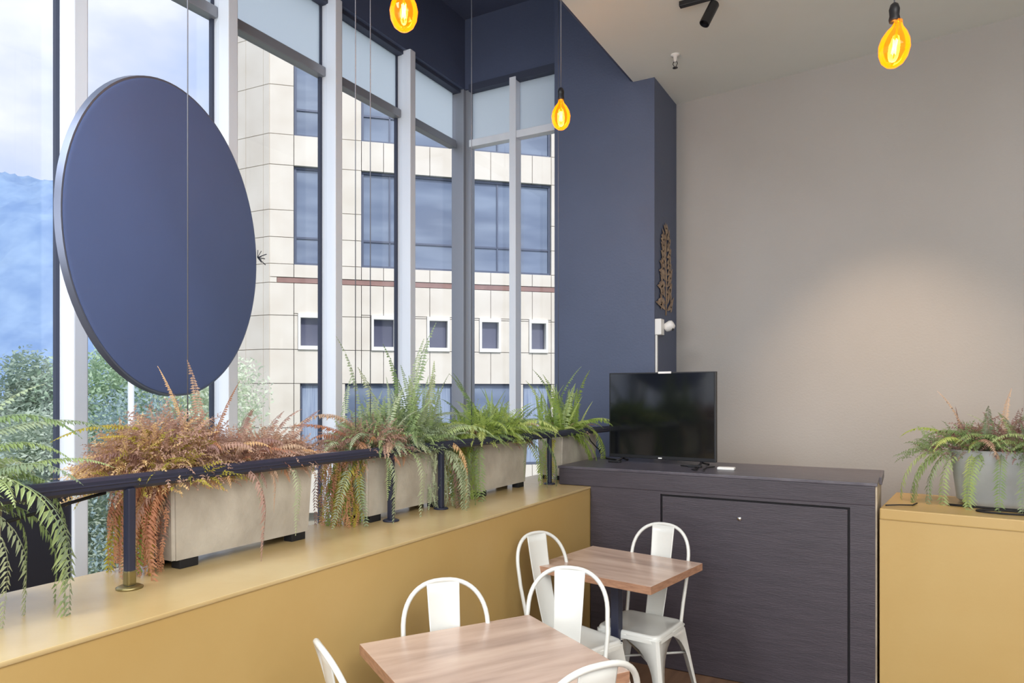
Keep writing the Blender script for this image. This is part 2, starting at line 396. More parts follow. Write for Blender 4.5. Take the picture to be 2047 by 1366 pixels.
# local frame: x along facade (s), y into the building, z up
S0, S1 = -0.59, 9.4
win_big = [(0.0, 1.19), (1.69, 4.17), (4.62, 6.88), (7.4, 9.1)]
rows_big = [(4.88, 7.40), (8.18, 10.7)]
win_small = [(0.17, 0.67), (2.01, 2.52), (3.47, 3.95), (4.90, 5.36), (6.30, 6.71), (7.75, 8.2)]
win_low = [(0.16, 0.70), (1.28, 2.67), (3.03, 4.10), (4.45, 5.76), (6.07, 6.86), (7.3, 8.6)]
holes = [(a, b, z0, z1) for a, b in win_big for z0, z1 in rows_big]
holes += [(a - 0.07, b + 0.07, 2.70, 3.62) for a, b in win_small] + [(a, b, -0.4, 1.83) for a, b in win_low]
bm = bm_new(); add_box(bm, S0 - 0.02 + 0.03, S1, 0.30, 6.0, -3.5, 12.5); mk('core_wall', bm, 'facade_joint', bld)
# stone panels
zr = [-1.5, -0.4, 0.7, 1.83, 2.70, 3.57, 4.40, 4.88, 5.56, 6.25, 7.40, 8.18, 9.43, 10.7, 11.6]
xr = [S0, 0.0, 0.64, 1.19, 1.69, 2.26, 2.9, 3.48, 4.17, 4.62, 5.15, 5.76, 6.33, 6.88, 7.4, 8.1, 8.75, 9.4]
xs = sorted(set(xr)); zs = sorted(set(zr))
def subtract(cell, hs):
    out = [cell]
    for h in hs:
        nx = []
        for c in out:
            x0, x1, z0, z1 = c; a0, a1, b0, b1 = h
            ix0, ix1, iz0, iz1 = max(x0, a0), min(x1, a1), max(z0, b0), min(z1, b1)
            if ix1 - ix0 < 1e-4 or iz1 - iz0 < 1e-4: nx.append(c); continue
            if iz0 > z0 + 1e-4: nx.append((x0, x1, z0, iz0))
            if iz1 < z1 - 1e-4: nx.append((x0, x1, iz1, z1))
            if ix0 > x0 + 1e-4: nx.append((x0, ix0, iz0, iz1))
            if ix1 < x1 - 1e-4: nx.append((ix1, x1, iz0, iz1))
        out = nx
    return out
rnd = random.Random(5)
npan = 0
gap = 0.008
for i in range(len(xs) - 1):
    for j in range(len(zs) - 1):
        full = (xs[i], xs[i + 1], zs[j], zs[j + 1])
        for (x0, x1, z0, z1) in subtract(full, holes + [(-0.41, S1, 4.40, 4.54)]):
            if x1 - x0 < 0.03 or z1 - z0 < 0.03: continue
            bm = bm_new(); add_box(bm, x0 + gap, x1 - gap, 0.0 + rnd.uniform(0, 0.006), 0.32, z0 + gap, z1 - gap)
            mk('stone_panel', bm, 'facade', bld); npan += 1
bm = bm_new(); add_box(bm, -0.41, S1, 0.02, 0.32, 4.41, 4.53); o = mk('stripe', bm, 'band', bld); o['label'] = 'mauve stone stripe'
for a, b in win_big:
    for z0, z1 in rows_big:
        bm = bm_new()
        for (p, q, r_, s_) in ((a, b, z0, z0 + 0.06), (a, b, z1 - 0.06, z1), (a, a + 0.06, z0 + .06, z1 - .06), (b - 0.06, b, z0 + .06, z1 - .06)):
            add_box(bm, p, q, 0.10, 0.2, r_, s_)
        add_box(bm, a + .06, b - .06, 0.12, 0.17, z0 + 0.68, z0 + 0.73)
        if b - a > 2: add_box(bm, a + 0.72, a + 0.76, 0.12, 0.17, z0 + .06, z1 - .06)
        f = mk('window', bm, 'win_frame', bld)
        bm = bm_new(); add_box(bm, a + 0.05, b - 0.05, 0.155, 0.165, z0 + 0.05, z1 - 0.05); mk('pane', bm, 'fglass', f)
for a, b in win_small:
    bm = bm_new(); z0, z1 = 2.80, 3.52
    for (p, q, r_, s_) in ((a - .07, b + .07, z0 - .10, z0), (a - .07, b + .07, z1, z1 + .10), (a - .07, a, z0, z1), (b, b + .07, z0, z1)):
        add_box(bm, p + .004, q - .004, -0.05, 0.2, r_, s_)
    f = mk('window', bm, 'facade_white', bld); f['label'] = 'small square window in a white surround'
    bm = bm_new(); add_box(bm, a, b, 0.14, 0.15, z0, z1); mk('pane', bm, 'fglass_dark', f)
for k, (a, b) in enumerate(win_low):
    bm = bm_new(); z0, z1 = -0.4, 1.83
    for (p, q, r_, s_) in ((a, b, z0, z0 + .06), (a, b, z1 - .05, z1), (a, a + .04, z0, z1), (b - .04, b, z0, z1)):
        add_box(bm, p, q, 0.10, 0.2, r_, s_)
    f = mk('window', bm, 'win_frame', bld)
    bm = bm_new(); add_box(bm, a + .03, b - .03, 0.15, 0.16, z0 + .05, z1 - .04); mk('pane', bm, 'fglass' if k % 2 else 'curtain', f)
# side face of the block (goes back to the left)
SDw = Vector((-0.9988, -0.0525, 0)).normalized()
cw = Vector((-14.0775, 12.5880, 0))
side = Matrix.Rotation(-ang_f, 4, 'Z') @ Matrix.Translation(-O0)
def side_panel(a, b, z0, z1, thick0, thick1, nm='stone_panel', m='facade'):
    nrm = Vector((SDw.y, -SDw.x, 0)).normalized()   # toward the street
    if nrm.y > 0: nrm = -nrm
    bm = bm_new(); vs = []
    for t in (thick0, thick1):
        for (s_, z_) in ((a, z0), (b, z0), (b, z1), (a, z1)):
            p = cw + SDw * s_ + nrm * (-t); vs.append(bm.verts.new(side @ Vector((p.x, p.y, z_))))
    for f in ((0, 1, 2, 3), (7, 6, 5, 4), (0, 4, 5, 1), (1, 5, 6, 2), (2, 6, 7, 3), (3, 7, 4, 0)): bm.faces.new([vs[q] for q in f])
    return mk(nm, bm, m, bld)
side_panel(0.01, 1.5, -3.5, 12.5, 0.06, 3.0, 'core_wall', 'facade_joint')
for (a, b) in ((0.0, 0.21), (0.21, 0.82), (0.82, 1.5)):
    for z0, z1 in zip(zs, zs[1:]):
        if z1 - z0 < 0.03: continue
        side_panel(a + gap, b - gap, z0 + gap, z1 - gap, 0.0, 0.1)

# trees
def crown_mesh(seed, n, spread, blobs, leaf, conical=False):
    rn = random.Random(seed); verts = []; faces = []
    cs = []
    for _ in range(blobs):
        z = rn.uniform(0.06, 1.0)
        rad = (1 - z) * 1.0 + 0.12 if conical else math.sin(min(1, z * 1.15 + 0.15) * PI) * 0.9 + 0.25
        a = rn.uniform(0, 2 * PI); q = rn.uniform(0.2, 1) * rad
        cs.append((q * math.cos(a) * spread, q * math.sin(a) * spread, z, rn.uniform(0.12, 0.26) * (0.8 if conical else 1.2)))
    for _ in range(n):
        cx, cy, cz, r = rn.choice(cs)
        v = Vector((rn.gauss(0, 1), rn.gauss(0, 1), rn.gauss(0, 1))).normalized() * r * rn.uniform(0.6, 1.05)
        p = Vector((cx + v.x * spread * 1.4, cy + v.y * spread * 1.4, cz + v.z * 0.6))
        q = Euler((rn.uniform(-1.2, 1.2), rn.uniform(-1.2, 1.2), rn.uniform(0, 6.28))).to_matrix()
        l = leaf * rn.uniform(0.6, 1.3); w = l * 0.42
        k = len(verts)
        for c in ((-l, 0), (0, -w), (l, 0), (0, w)): verts.append(tuple(p + q @ Vector((c[0], c[1], 0))))
        faces.append((k, k + 1, k + 2, k + 3))
    me = bpy.data.meshes.new('foliage'); me.from_pydata(verts, [], faces); me.update(); return me
crownA = crown_mesh(1, 26000, 0.42, 60, 0.0095); crownB = crown_mesh(2, 26000, 0.42, 52, 0.010); crownC = crown_mesh(3, 24000, 0.3, 70, 0.0085, True)
def tree(name, label, u, d, h, mesh, m, rz, wide=1.0):
    p = rgt * u + fwd * d
    t = thing(name, label, 'tree', (p.x, p.y, -3.5), rz, 'trees outside the glass')
    bm = bm_new(); tube(bm, [(0, 0, 0), (0.05, 0, h * 0.3), (0, 0.04, h * 0.75)], 0.1, 8, radii=[0.14, 0.1, 0.04]); mk('trunk', bm, 'bark', t)
    me = mesh.copy(); me.materials.append(M[m])
    o = bpy.data.objects.new('foliage', me); C.objects.link(o); o.parent = t; o.scale = (h * wide, h * wide, h * 0.86); o.location = (0, 0, h * 0.16); o['kind'] = 'stuff'
    return t
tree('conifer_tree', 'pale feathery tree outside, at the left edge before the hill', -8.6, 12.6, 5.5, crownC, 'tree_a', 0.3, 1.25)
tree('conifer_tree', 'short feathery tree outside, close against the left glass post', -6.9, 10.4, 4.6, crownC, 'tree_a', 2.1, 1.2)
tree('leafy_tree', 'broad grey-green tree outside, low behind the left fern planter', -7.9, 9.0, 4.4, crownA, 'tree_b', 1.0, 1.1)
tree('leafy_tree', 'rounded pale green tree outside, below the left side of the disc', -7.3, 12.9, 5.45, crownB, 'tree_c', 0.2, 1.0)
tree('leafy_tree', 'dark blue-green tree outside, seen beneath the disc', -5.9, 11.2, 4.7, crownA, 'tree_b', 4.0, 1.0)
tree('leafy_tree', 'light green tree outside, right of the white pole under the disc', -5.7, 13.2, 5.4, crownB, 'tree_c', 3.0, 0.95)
bm = bm_new(); lathe(bm, [(0.07, 0), (0.07, 0.1), (0.045, 0.15), (0.04, 5.6), (0.0, 5.62)], 12)
p = rgt * -5.35 + fwd * 9.9
pole = mk('street_pole', bm, 'pole', loc=(p.x, p.y, -3.5)); tag(pole, 'slim white pole standing among the trees outside', 'pole')

# ------------------------------------------------------------------ round sign disc
psi = R(81.8); ti = 0.021
ee = math.cos(psi) * rgt + math.sin(psi) * fwd
nn = ee.cross(Vector((0, 0, 1)))
uu = (math.cos(ti) * Vector((0, 0, 1)) + math.sin(ti) * nn).normalized()
n2 = ee.cross(uu).normalized()
ctr = Vector((-2.604, 1.867, 2.215))
mt = Matrix((( ee.x, uu.x, n2.x, ctr.x), (ee.y, uu.y, n2.y, ctr.y), (ee.z, uu.z, n2.z, ctr.z), (0, 0, 0, 1)))
disc = thing('round_disc_sign', 'large round navy disc standing before the glass wall', 'sign', (ctr.x, ctr.y, ctr.z))
def inv(bm): bmesh.ops.transform(bm, matrix=Matrix.Translation(-ctr) @ mt, verts=bm.verts[:])
# n2 points to the room if its x is positive
sgn = 1 if n2.x > 0 else -1  # room side
bm = bm_new(); lathe(bm, [(0, 0), (0.612, 0), (0.622, -0.004 * sgn), (0.622, -0.02 * sgn), (0, -0.02 * sgn)], 96); inv(bm); mk('face', bm, 'disc_face', disc, smooth=30)
bm = bm_new(); lathe(bm, [(0.615, -0.006 * sgn), (0.630, -0.006 * sgn), (0.632, -0.030 * sgn), (0.60, -0.032 * sgn), (0.60, -0.025 * sgn), (0.615, -0.022 * sgn)], 96); inv(bm); mk('rim', bm, 'disc_rim', disc, smooth=30)
nroom = n2 * sgn
bm = bm_new()
for dz in (0.12, -0.3):
    a_ = -nroom * 0.05 + ee * 0.12 + Vector((0, 0, dz)); tube(bm, [a_, Vector((-3.44 - ctr.x, 2.80 - ctr.y, dz))], 0.016, 10)
mk('bracket', bm, 'gasket', disc)
bm = bm_new(); rn = random.Random(3)
pe = ee * 0.63 + Vector((0, 0, 0.06))
for k in range(9):
    tube(bm, [pe, pe + Vector((rn.uniform(-.02, .05), rn.uniform(0, .05), rn.uniform(-.04, .05)))], 0.0022, 4)
mk('frayed_tie', bm, 'gasket', disc)

# hanging wires
def wire(x, y, z0, z1, label, r=0.0022):
    bm = bm_new(); tube(bm, [(0, 0, 0), (0, 0, z1 - z0)], r, 6); lathe(bm, [(0, z1 - z0 - 0.03), (0.012, z1 - z0 - 0.03), (0.02, z1 - z0), (0, z1 - z0)], 10)
    lathe(bm, [(0, 0), (0.007, 0.004), (0.007, 0.02), (0, 0.024)], 8)
    o = mk('hanging_wire', bm, 'wire', loc=(x, y, z0)); tag(o, label, 'wire', 'thin wires hanging above the planters'); return o
wire(-2.14, 1.56, 1.32, 4.96, 'thin pale wire hanging in front of the round disc')
wire(-2.14, 2.40, 1.32, 4.96, 'thin dark wire, left of the close pair hanging above the mixed fern planter')
wire(-2.14, 2.50, 1.32, 4.96, 'thin dark wire, right of the close pair hanging above the mixed fern planter')
wire(-2.12, 3.33, 1.32, 4.96, 'thin wire hanging in line with the corner post')
wire(-2.06, 4.33, 1.32, 4.96, 'thin wire hanging just left of the navy column')

# ------------------------------------------------------------------ railing
rail = thing('guard_rail', 'navy metal hand rail on short posts along the planter ledge', 'railing', (-1.99, 1.26, 1.024))
path = [(-1.99, -1.2), (-1.99, 0.3), (-2.0, 1.26), (-2.01, 2.05), (-2.015, 2.54), (-1.985, 3.4), (-1.945, 3.97), (-1.905, 4.5), (-1.875, 4.8), (-1.85, 5.09)]
bm = bm_new(); rings = []
for i, (x, y) in enumerate(path):
    a = Vector(path[max(i - 1, 0)]); b = Vector(path[min(i + 1, len(path) - 1)]); t = (b - a).normalized(); s = Vector((t.y, -t.x))
    prof = [(-.021, -.012), (-.012, -.021), (.012, -.021), (.021, -.012), (.021, -.003), (.024, 0), (.021, .004), (.021, .012), (.012, .021), (-.012, .021), (-.021, .012)]
    rings.append([bm.verts.new((x + s.x * p_ + 1.99, y + s.y * p_ - 1.26, 1.338 - 1.024 + q_)) for p_, q_ in prof])
for a, b in zip(rings, rings[1:]):
    for j in range(len(a)): bm.faces.new((a[j], a[(j + 1) % len(a)], b[(j + 1) % len(a)], b[j]))
bm.faces.new(rings[0][::-1]); bm.faces.new(rings[-1])
mk('handrail', bm, 'navy_dark', rail)
for (x, y, worn) in ((-2.0, 0.02, 0), (-1.992, 1.26, 1), (-2.012, 2.49, 0), (-2.006, 2.87, 0), (-1.955, 3.98, 0)):
    bm = bm_new(); add_box(bm, -0.0128, 0.0128, -0.0128, 0.0128, 0.006, 0.296, bev=0.006)
    po = mk('post', bm, 'navy_dark', rail, loc=(x + 1.99, y - 1.26, 0))
    bm = bm_new(); lathe(bm, [(0, 0), (0.036, 0), (0.037, 0.005), (0.03, 0.009), (0, 0.009)], 20)
    f = mk('flange', bm, 'brass' if worn else 'navy_dark', po)
    if worn:
        f['label'] = 'worn brass-coloured flange'
        bm = bm_new(); add_box(bm, -0.0138, 0.0138, -0.0138, 0.0138, 0.009, 0.055, bev=0.006); s = mk('bare_sleeve', bm, 'brass', po); s['label'] = 'bare metal sleeve where paint has worn off'
# cables tied under the rail
bm = bm_new()
tube(bm, [(-2.02, -0.2, 1.24), (-2.02, 0.5, 1.235), (-2.02, 0.85, 1.25), (-2.02, 1.05, 1.285), (-2.01, 1.2, 1.312)], 0.005, 6)
tag(mk('black_cable', bm, 'rubber'), 'black cable sagging under the left end of the hand rail', 'cable')
bm = bm_new()
tube(bm, [(-1.885, 4.42, 1.315), (-1.878, 4.46, 1.27), (-1.872, 4.54, 1.225), (-1.865, 4.60, 1.195)], 0.004, 6)
tube(bm, [(-1.865, 4.595, 1.197), (-1.863, 4.61, 1.175)], 0.008, 6)
tag(mk('black_cable', bm, 'rubber'), 'short black cable with plug dangling from the rail near the television', 'cable')

# ------------------------------------------------------------------ ferns
FR = {}
def frond_mesh(key, L, e0, curl, n, pw, seed, power=1.0, thick=0.0016, fold=0.25, curlp=False):
    rn = random.Random(seed); verts = []; faces = []
    steps = 26; p = Vector((0, 0, 0)); pts = [p.copy()]; angs = [e0]
    side_drift = rn.uniform(-0.25, 0.25)
    for i in range(steps):
        s = (i + 0.5) / steps
        a = max(-92, e0 - curl * s ** power)
        p = p + Vector((math.cos(R(a)), side_drift * s * 0.6, math.sin(R(a)))) * (L / steps)
        pts.append(p.copy()); angs.append(a)
    prev = None
    for i in range(0, steps + 1, 2):
        w = thick * (1 - 0.7 * i / steps); k = len(verts); q = pts[i]
        verts += [tuple(q + Vector((0, -w, 0))), tuple(q + Vector((0, w, 0))), tuple(q + Vector((0, 0, w * 1.4)))]
        if prev is not None:
            for j in range(3): faces.append((prev + j, prev + (j + 1) % 3, k + (j + 1) % 3, k + j))
        prev = k
    for i in range(n):
        s = 0.1 + 0.9 * (i + 0.5) / n
        f = s * steps; i0 = min(int(f), steps - 1); fr = f - i0
        c = pts[i0].lerp(pts[i0 + 1], fr); a = R(angs[min(i0 + 1, steps)])
        T = Vector((math.cos(a), 0, math.sin(a))); N = Vector((-math.sin(a), 0, math.cos(a)))
        prof = min(1, s * 6) * (1 - max(0, (s - 0.45) / 0.55) ** 1.6) * 0.95 + 0.05
        for sd in (-1, 1):
            if rn.random() < 0.04: continue
            l = pw * prof * rn.uniform(0.8, 1.12); w = min(0.0075, L * (0.33 if key[:4] == 'hang' else 0.42) / n)
            dr = Vector((0, sd, 0)) * 0.9 + T * rn.uniform(0.12, 0.42) - N * (fold * rn.uniform(0.4, 1.6)) + Vector((0, 0, -0.15 - (0.5 * rn.random() if curlp else 0)))
            dr.normalize(); k = len(verts)
            tipd = Vector((0, 0, -l * (0.22 + (0.4 if curlp else 0)))) + T * l * 0.08
            verts += [tuple(c), tuple(c + dr * l * 0.4 + T * w), tuple(c + dr * l + tipd), tuple(c + dr * l * 0.4 - T * w)]
            faces.append((k, k + 1, k + 2, k + 3))
    me = bpy.data.meshes.new('frond'); me.from_pydata(verts, [], faces); me.update(); FR[key] = me
frond_mesh('up0', 0.34, 82, 40, 32, 0.029, 1, 1.5)
frond_mesh('up1', 0.30, 76, 62, 30, 0.028, 2, 1.6)
frond_mesh('up2', 0.40, 86, 30, 38, 0.026, 3, 2.0)
frond_mesh('arch0', 0.36, 68, 120, 38, 0.033, 4, 1.1)
frond_mesh('arch1', 0.30, 58, 110, 32, 0.031, 5, 1.0)
frond_mesh('arch2', 0.26, 74, 140, 30, 0.031, 6, 1.0)
frond_mesh('hang0', 0.46, 48, 175, 28, 0.036, 7, 0.42)
frond_mesh('hang1', 0.38, 40, 175, 24, 0.032, 8, 0.38)
frond_mesh('hang2', 0.54, 55, 185, 32, 0.040, 9, 0.45)
frond_mesh('out0', 0.34, 34, 46, 38, 0.031, 10, 1.4)
frond_mesh('out1', 0.42, 26, 60, 43, 0.029, 11, 1.8)
frond_mesh('dry0', 0.20, 60, 150, 18, 0.026, 12, 0.9, curlp=True, fold=0.9)
frond_mesh('dry1', 0.26, 78, 120, 20, 0.024, 13, 1.2, curlp=True, fold=0.9)
frond_mesh('dry2', 0.40, 50, 180, 30, 0.022, 14, 0.45, curlp=True, fold=1.1)
frond_mesh('club0', 0.22, 88, 14, 34, 0.014, 15, 1.0, thick=0.003)
frond_mesh('club1', 0.26, 80, 26, 38, 0.013, 16, 1.0, thick=0.003)
FM = {}; FS = 1.08; GK = 1.0
def frond(parent, key, m, x, y, z, az, sc_=1.0, roll=0.0, label=None):
    kk = (key, m)
    if kk not in FM:
        me = FR[key].copy(); me.materials.append(M[m]); FM[kk] = me
    o = bpy.data.objects.new('frond', FM[kk]); C.objects.link(o); o.parent = parent
    o.location = (x, y, z); o.rotation_euler = (R(roll), 0, R(az)); o.scale = (sc_ * FS * GK,) * 3
    if label: o['label'] = label
    return o

def planter_box(root, L, D, H, taper=0.012):
    # local: x 0..-D (into the ledge), y 0..L, z 0..H ; feet below
    bm = bm_new(); t = 0.014
    def ring(ins, z): return [bm.verts.new((x, y, z)) for x, y in ((-ins, ins), (-ins, L - ins), (-D + ins, L - ins), (-D + ins, ins))]
    r0 = ring(taper, 0.03); r1 = ring(0, H); r2 = ring(t, H); r3 = ring(t, H - 0.035)
    for a, b in ((r0, r1), (r1, r2), (r2, r3)):
        for j in range(4): bm.faces.new((a[j], a[(j + 1) % 4], b[(j + 1) % 4], b[j]))
    bm.faces.new(r0[::-1]); bm.faces.new(r3)
    es = [e for e in bm.edges if abs(e.verts[0].co.z - e.verts[1].co.z) > 0.1]
    bmesh.ops.bevel(bm, geom=es, offset=0.01, segments=3, affect='EDGES')
    mk('planter_box', bm, 'concrete', root)
    bm = bm_new(); add_box(bm, -D + t, -t, t, L - t, H - 0.034, H - 0.012)
    bmesh.ops.subdivide_edges(bm, edges=bm.edges[:], cuts=6, use_grid_fill=True)
    for v in bm.verts:
        if v.co.z > H - 0.02: v.co.z += noise.noise(v.co * 30) * 0.008
    mk('soil', bm, 'soil', root)
    for fx in (-0.035, -D + 0.035):
        for fy in (0.07, L - 0.07):
            bm = bm_new(); add_box(bm, fx - 0.022, fx + 0.022, fy - 0.035, fy + 0.035, 0.0, 0.032, bev=0.003); mk('foot', bm, 'rubber', root)

def fill(root, rn, L, D, H, n, kinds, mats, x=(0.02, 0.98), y=(0.03, 0.97), az=(0, 360), sc_=(0.7, 1.1), zoff=0.0):
    for _ in range(n):
        key = rn.choice(kinds); m = rn.choice(mats)
        px = -D * rn.uniform(*x); py = L * rn.uniform(*y)
        frond(root, key, m, px, py, H - 0.03 + zoff, rn.uniform(*az), rn.uniform(*sc_), rn.uniform(-14, 14))

def undergrowth(root, m, seed, n, fn, size=(0.05, 0.11), label=None):
    # many small curled fronds tangled into one mass: fn(u, v, rn) gives a base point and an outward direction
    rn = random.Random(seed); verts = []; faces = []
    for _ in range(n):
        p, d = fn(rn); d = Vector(d).normalized(); L_ = rn.uniform(*size); p = Vector(p)
        side_ = d.cross(Vector((rn.uniform(-1, 1), rn.uniform(-1, 1), rn.uniform(-.4, 1)))).normalized()
        k_ = 9; prev = None; g_ = rn.uniform(0.06, 0.2)
        for i in range(k_ + 1):
            t = i / k_
            if i:
                w = L_ * 0.20 * (1 - 0.7 * t) * min(1, t * 4)
                for sd in (-1, 1):
                    e_ = (side_ * sd + d * 0.45 + Vector((rn.uniform(-.5, .5), rn.uniform(-.5, .5), rn.uniform(-.6, .3)))).normalized()
                    k = len(verts); c = p
                    verts += [tuple(c), tuple(c + e_ * w * 0.5 + d * 0.003), tuple(c + e_ * w), tuple(c + e_ * w * 0.5 - d * 0.003)]
                    faces.append((k, k + 1, k + 2, k + 3))
            q = p + d * (L_ / k_); k = len(verts); o_ = side_ * 0.0009
            verts += [tuple(p - o_), tuple(p + o_), tuple(q + o_), tuple(q - o_)]; faces.append((k, k + 1, k + 2, k + 3))
            p = q; d = (d + Vector((0, 0, -g_)) + Vector((rn.uniform(-.1, .1),) * 3)).normalized()
    me = bpy.data.meshes.new('undergrowth'); me.from_pydata(verts, [], faces); me.update(); me.materials.append(M[m])
    o = bpy.data.objects.new('undergrowth', me); C.objects.link(o); o.parent = root; o['kind'] = 'stuff'
    if label: o['label'] = label
    return o
def dome(cx, cy, rx, ry, h, z0):
    def f(rn):
        a = rn.uniform(0, 2 * PI); r = math.sqrt(rn.random()); zz = math.sqrt(max(0, 1 - r * r)) * rn.uniform(0.45, 1.0)
        x, y = math.cos(a) * r, math.sin(a) * r
        return (cx + rx * x, cy + ry * y, z0 + h * zz), (x * 1.0 + rn.uniform(-.5, .5), y * 1.0 + rn.uniform(-.5, .5), 0.5 + zz * 0.5 + rn.uniform(-.5, .3))
    return f
def curtain(x0, x1, y0, y1, z0, z1):
    def f(rn):
        return (rn.uniform(x0, x1), rn.uniform(y0, y1), rn.uniform(z0, z1)), (rn.uniform(-.3, .3), rn.uniform(-.3, .3), -1)
    return f
Z0 = 1.024; PL, PD, PH = 0.62, 0.185, 0.312
def planter(label, x, y, L=PL):
    t = thing('fern_planter', label, 'planter', (x, y, Z0), 0, 'concrete fern planters on the ochre ledge')
    planter_box(t, L, PD, PH); return t
UP = ['up0', 'up1', 'up2']; AR = ['arch0', 'arch1', 'arch2']; HG = ['hang0', 'hang1', 'hang2']; DR = ['dry0', 'dry1']

# far left planter, mostly outside the frame
P = planter('concrete planter cut by the left edge, green sword ferns trailing over the rail', -2.05, 0.34)
rn = random.Random(10)
undergrowth(P, 'green', 31, 420, dome(-0.09, 0.40, 0.14, 0.24, 0.20, PH - 0.05))
undergrowth(P, 'sage', 32, 300, dome(-0.09, 0.40, 0.14, 0.24, 0.22, PH - 0.05))
fill(P, rn, PL, PD, PH, 49, AR + ['up1'], ['green', 'sage'], az=(-80, 130), y=(0.3, 0.98), sc_=(0.75, 1.05))
fill(P, rn, PL, PD, PH, 14, HG, ['green', 'sage'], x=(0.0, 0.3), y=(0.6, 1.0), az=(10, 80), sc_=(0.6, 0.9))
frond(P, 'out1', 'sage', -0.1, 0.50, PH + 0.1, 84, 1.05, 0); frond(P, 'arch0', 'green', -0.06, 0.5, PH + 0.08, 50, 1.0); frond(P, 'up1', 'sage', -0.06, 0.52, PH + 0.02, 70, 1.1); frond(P, 'out1', 'green', -0.02, 0.56, PH + 0.03, 62, 0.72, 10)
frond(P, 'hang0', 'green', -0.0, 0.60, PH + 0.06, 76, 1.0); frond(P, 'hang2', 'green', 0.0, 0.55, PH + 0.04, 40, 1.05)
frond(P, 'hang2', 'sage', 0.0, 0.60, PH + 0.02, 30, 0.95); frond(P, 'arch0', 'green', -0.05, 0.5, PH + 0.02, 60, 0.9)

# dry planter
P = planter('long concrete planter heaped with brown dried ferns, behind the worn rail post', -2.05, 1.44)
rn = random.Random(11)
fill(P, rn, PL, PD, PH, 90, DR, ['dry', 'dry', 'rust'], x=(0.2, 1.0), sc_=(0.55, 0.95), y=(0.02, 0.5), zoff=0.02)
fill(P, rn, PL, PD, PH, 80, DR, ['dry', 'dry', 'rust'], x=(0.2, 1.0), sc_=(0.5, 0.85), y=(0.4, 1.0), zoff=0.0)
fill(P, rn, PL, PD, PH, 9, ['arch0', 'arch1', 'dry2'], ['rust', 'dry', 'rust'], az=(-150, -50), y=(0.0, 0.3), sc_=(0.7, 1.05))
fill(P, rn, PL, PD, PH, 20, ['dry2', 'hang1', 'hang0'], ['rust', 'rust', 'dry', 'gold_leaf'], az=(-110, -60), y=(0.0, 0.12), sc_=(0.65, 0.95))
fill(P, rn, PL, PD, PH, 6, ['hang1'], ['gold_leaf', 'lime'], az=(-105, -70), y=(0.0, 0.05), sc_=(0.85, 1.1))
fill(P, rn, PL, PD, PH, 10, ['arch1', 'up1'], ['dry'], az=(60, 120), y=(0.5, 0.9), sc_=(0.8, 1.0))
frond(P, 'out1', 'gold_leaf', -0.1, 0.14, PH + 0.08, -98, 1.0); frond(P, 'out0', 'gold_leaf', -0.07, 0.10, PH + 0.05, -100, 0.8)
frond(P, 'club1', 'rust', -0.06, 0.18, PH + 0.02, 20, 1.1); frond(P, 'club1', 'rust', -0.08, 0.12, PH + 0.06, 200, 1.15); frond(P, 'up2', 'dry', -0.06, 0.16, PH, -60, 0.9)
frond(P, 'dry2', 'dry', 0.0, 0.24, PH, 10, 0.95, 0); frond(P, 'hang1', 'sage', 0.0, 0.47, PH, 0, 0.75); frond(P, 'hang1', 'sage', -0.01, 0.33, PH, 5, 0.42)
frond(P, 'dry2', 'dry', -0.01, 0.35, PH, 20, 0.5)
for q in range(7): frond(P, 'dry2', 'rust', -0.01 - 0.02 * q, 0.01, PH - 0.01, -70 - q * 6, 0.7 + 0.03 * q)

undergrowth(P, 'dry', 1, 900, dome(-0.11, 0.06, 0.12, 0.24, 0.22, PH - 0.06), label='tangled brown dried fronds')
undergrowth(P, 'rust', 2, 520, dome(-0.11, 0.02, 0.12, 0.23, 0.20, PH - 0.07))
undergrowth(P, 'gold_leaf', 3, 130, dome(-0.08, 0.02, 0.15, 0.20, 0.17, PH - 0.06))
undergrowth(P, 'dry', 4, 800, dome(-0.11, 0.42, 0.10, 0.30, 0.11, PH - 0.04))
undergrowth(P, 'rust', 5, 160, dome(-0.11, 0.45, 0.10, 0.26, 0.09, PH - 0.04))
undergrowth(P, 'rust', 6, 170, curtain(-0.2, 0.0, -0.10, -0.015, 0.05, PH), size=(0.05, 0.09))
# mixed planter
P = planter('concrete planter of mixed grey-green and browned ferns behind the second rail post', -2.05, 2.377)
rn = random.Random(12)
fill(P, rn, PL, PD, PH, 87, AR + UP, ['sage', 'sage', 'green'], sc_=(0.65, 1.0))
fill(P, rn, PL, PD, PH, 49, DR + ['arch2'], ['dry', 'rust'], sc_=(0.7, 1.0), y=(0.0, 0.5))
fill(P, rn, PL, PD, PH, 17, ['up0', 'up2', 'arch0'], ['sage', 'green'], sc_=(0.9, 1.15), y=(0.3, 0.9))
fill(P, rn, PL, PD, PH, 23, ['hang0', 'hang1', 'dry2', 'hang2'], ['rust', 'gold_leaf', 'dry', 'sage', 'lime'], az=(-120, -55), y=(0.0, 0.12), sc_=(0.65, 0.9))
fill(P, rn, PL, PD, PH, 12, ['hang2', 'hang0'], ['sage', 'green', 'dry'], az=(-10, 60), x=(0, 0.2), y=(0.75, 1.0), sc_=(0.75, 0.95))
fill(P, rn, PL, PD, PH, 10, ['hang0', 'arch0'], ['dry', 'rust', 'sage'], az=(50, 110), y=(0.85, 1.0), sc_=(0.7, 0.95))
frond(P, 'up2', 'sage', -0.1, 0.10, PH, -120, 1.25); frond(P, 'up2', 'sage', -0.09, 0.42, PH, 80, 1.5); frond(P, 'up2', 'sage', -0.09, 0.40, PH, 100, 1.3)
frond(P, 'up2', 'green', -0.09, 0.38, PH, -100, 1.2); frond(P, 'out1', 'sage', -0.09, 0.42, PH + 0.08, 80, 1.0); frond(P, 'up0', 'sage', -0.09, 0.2, PH, -80, 1.15)
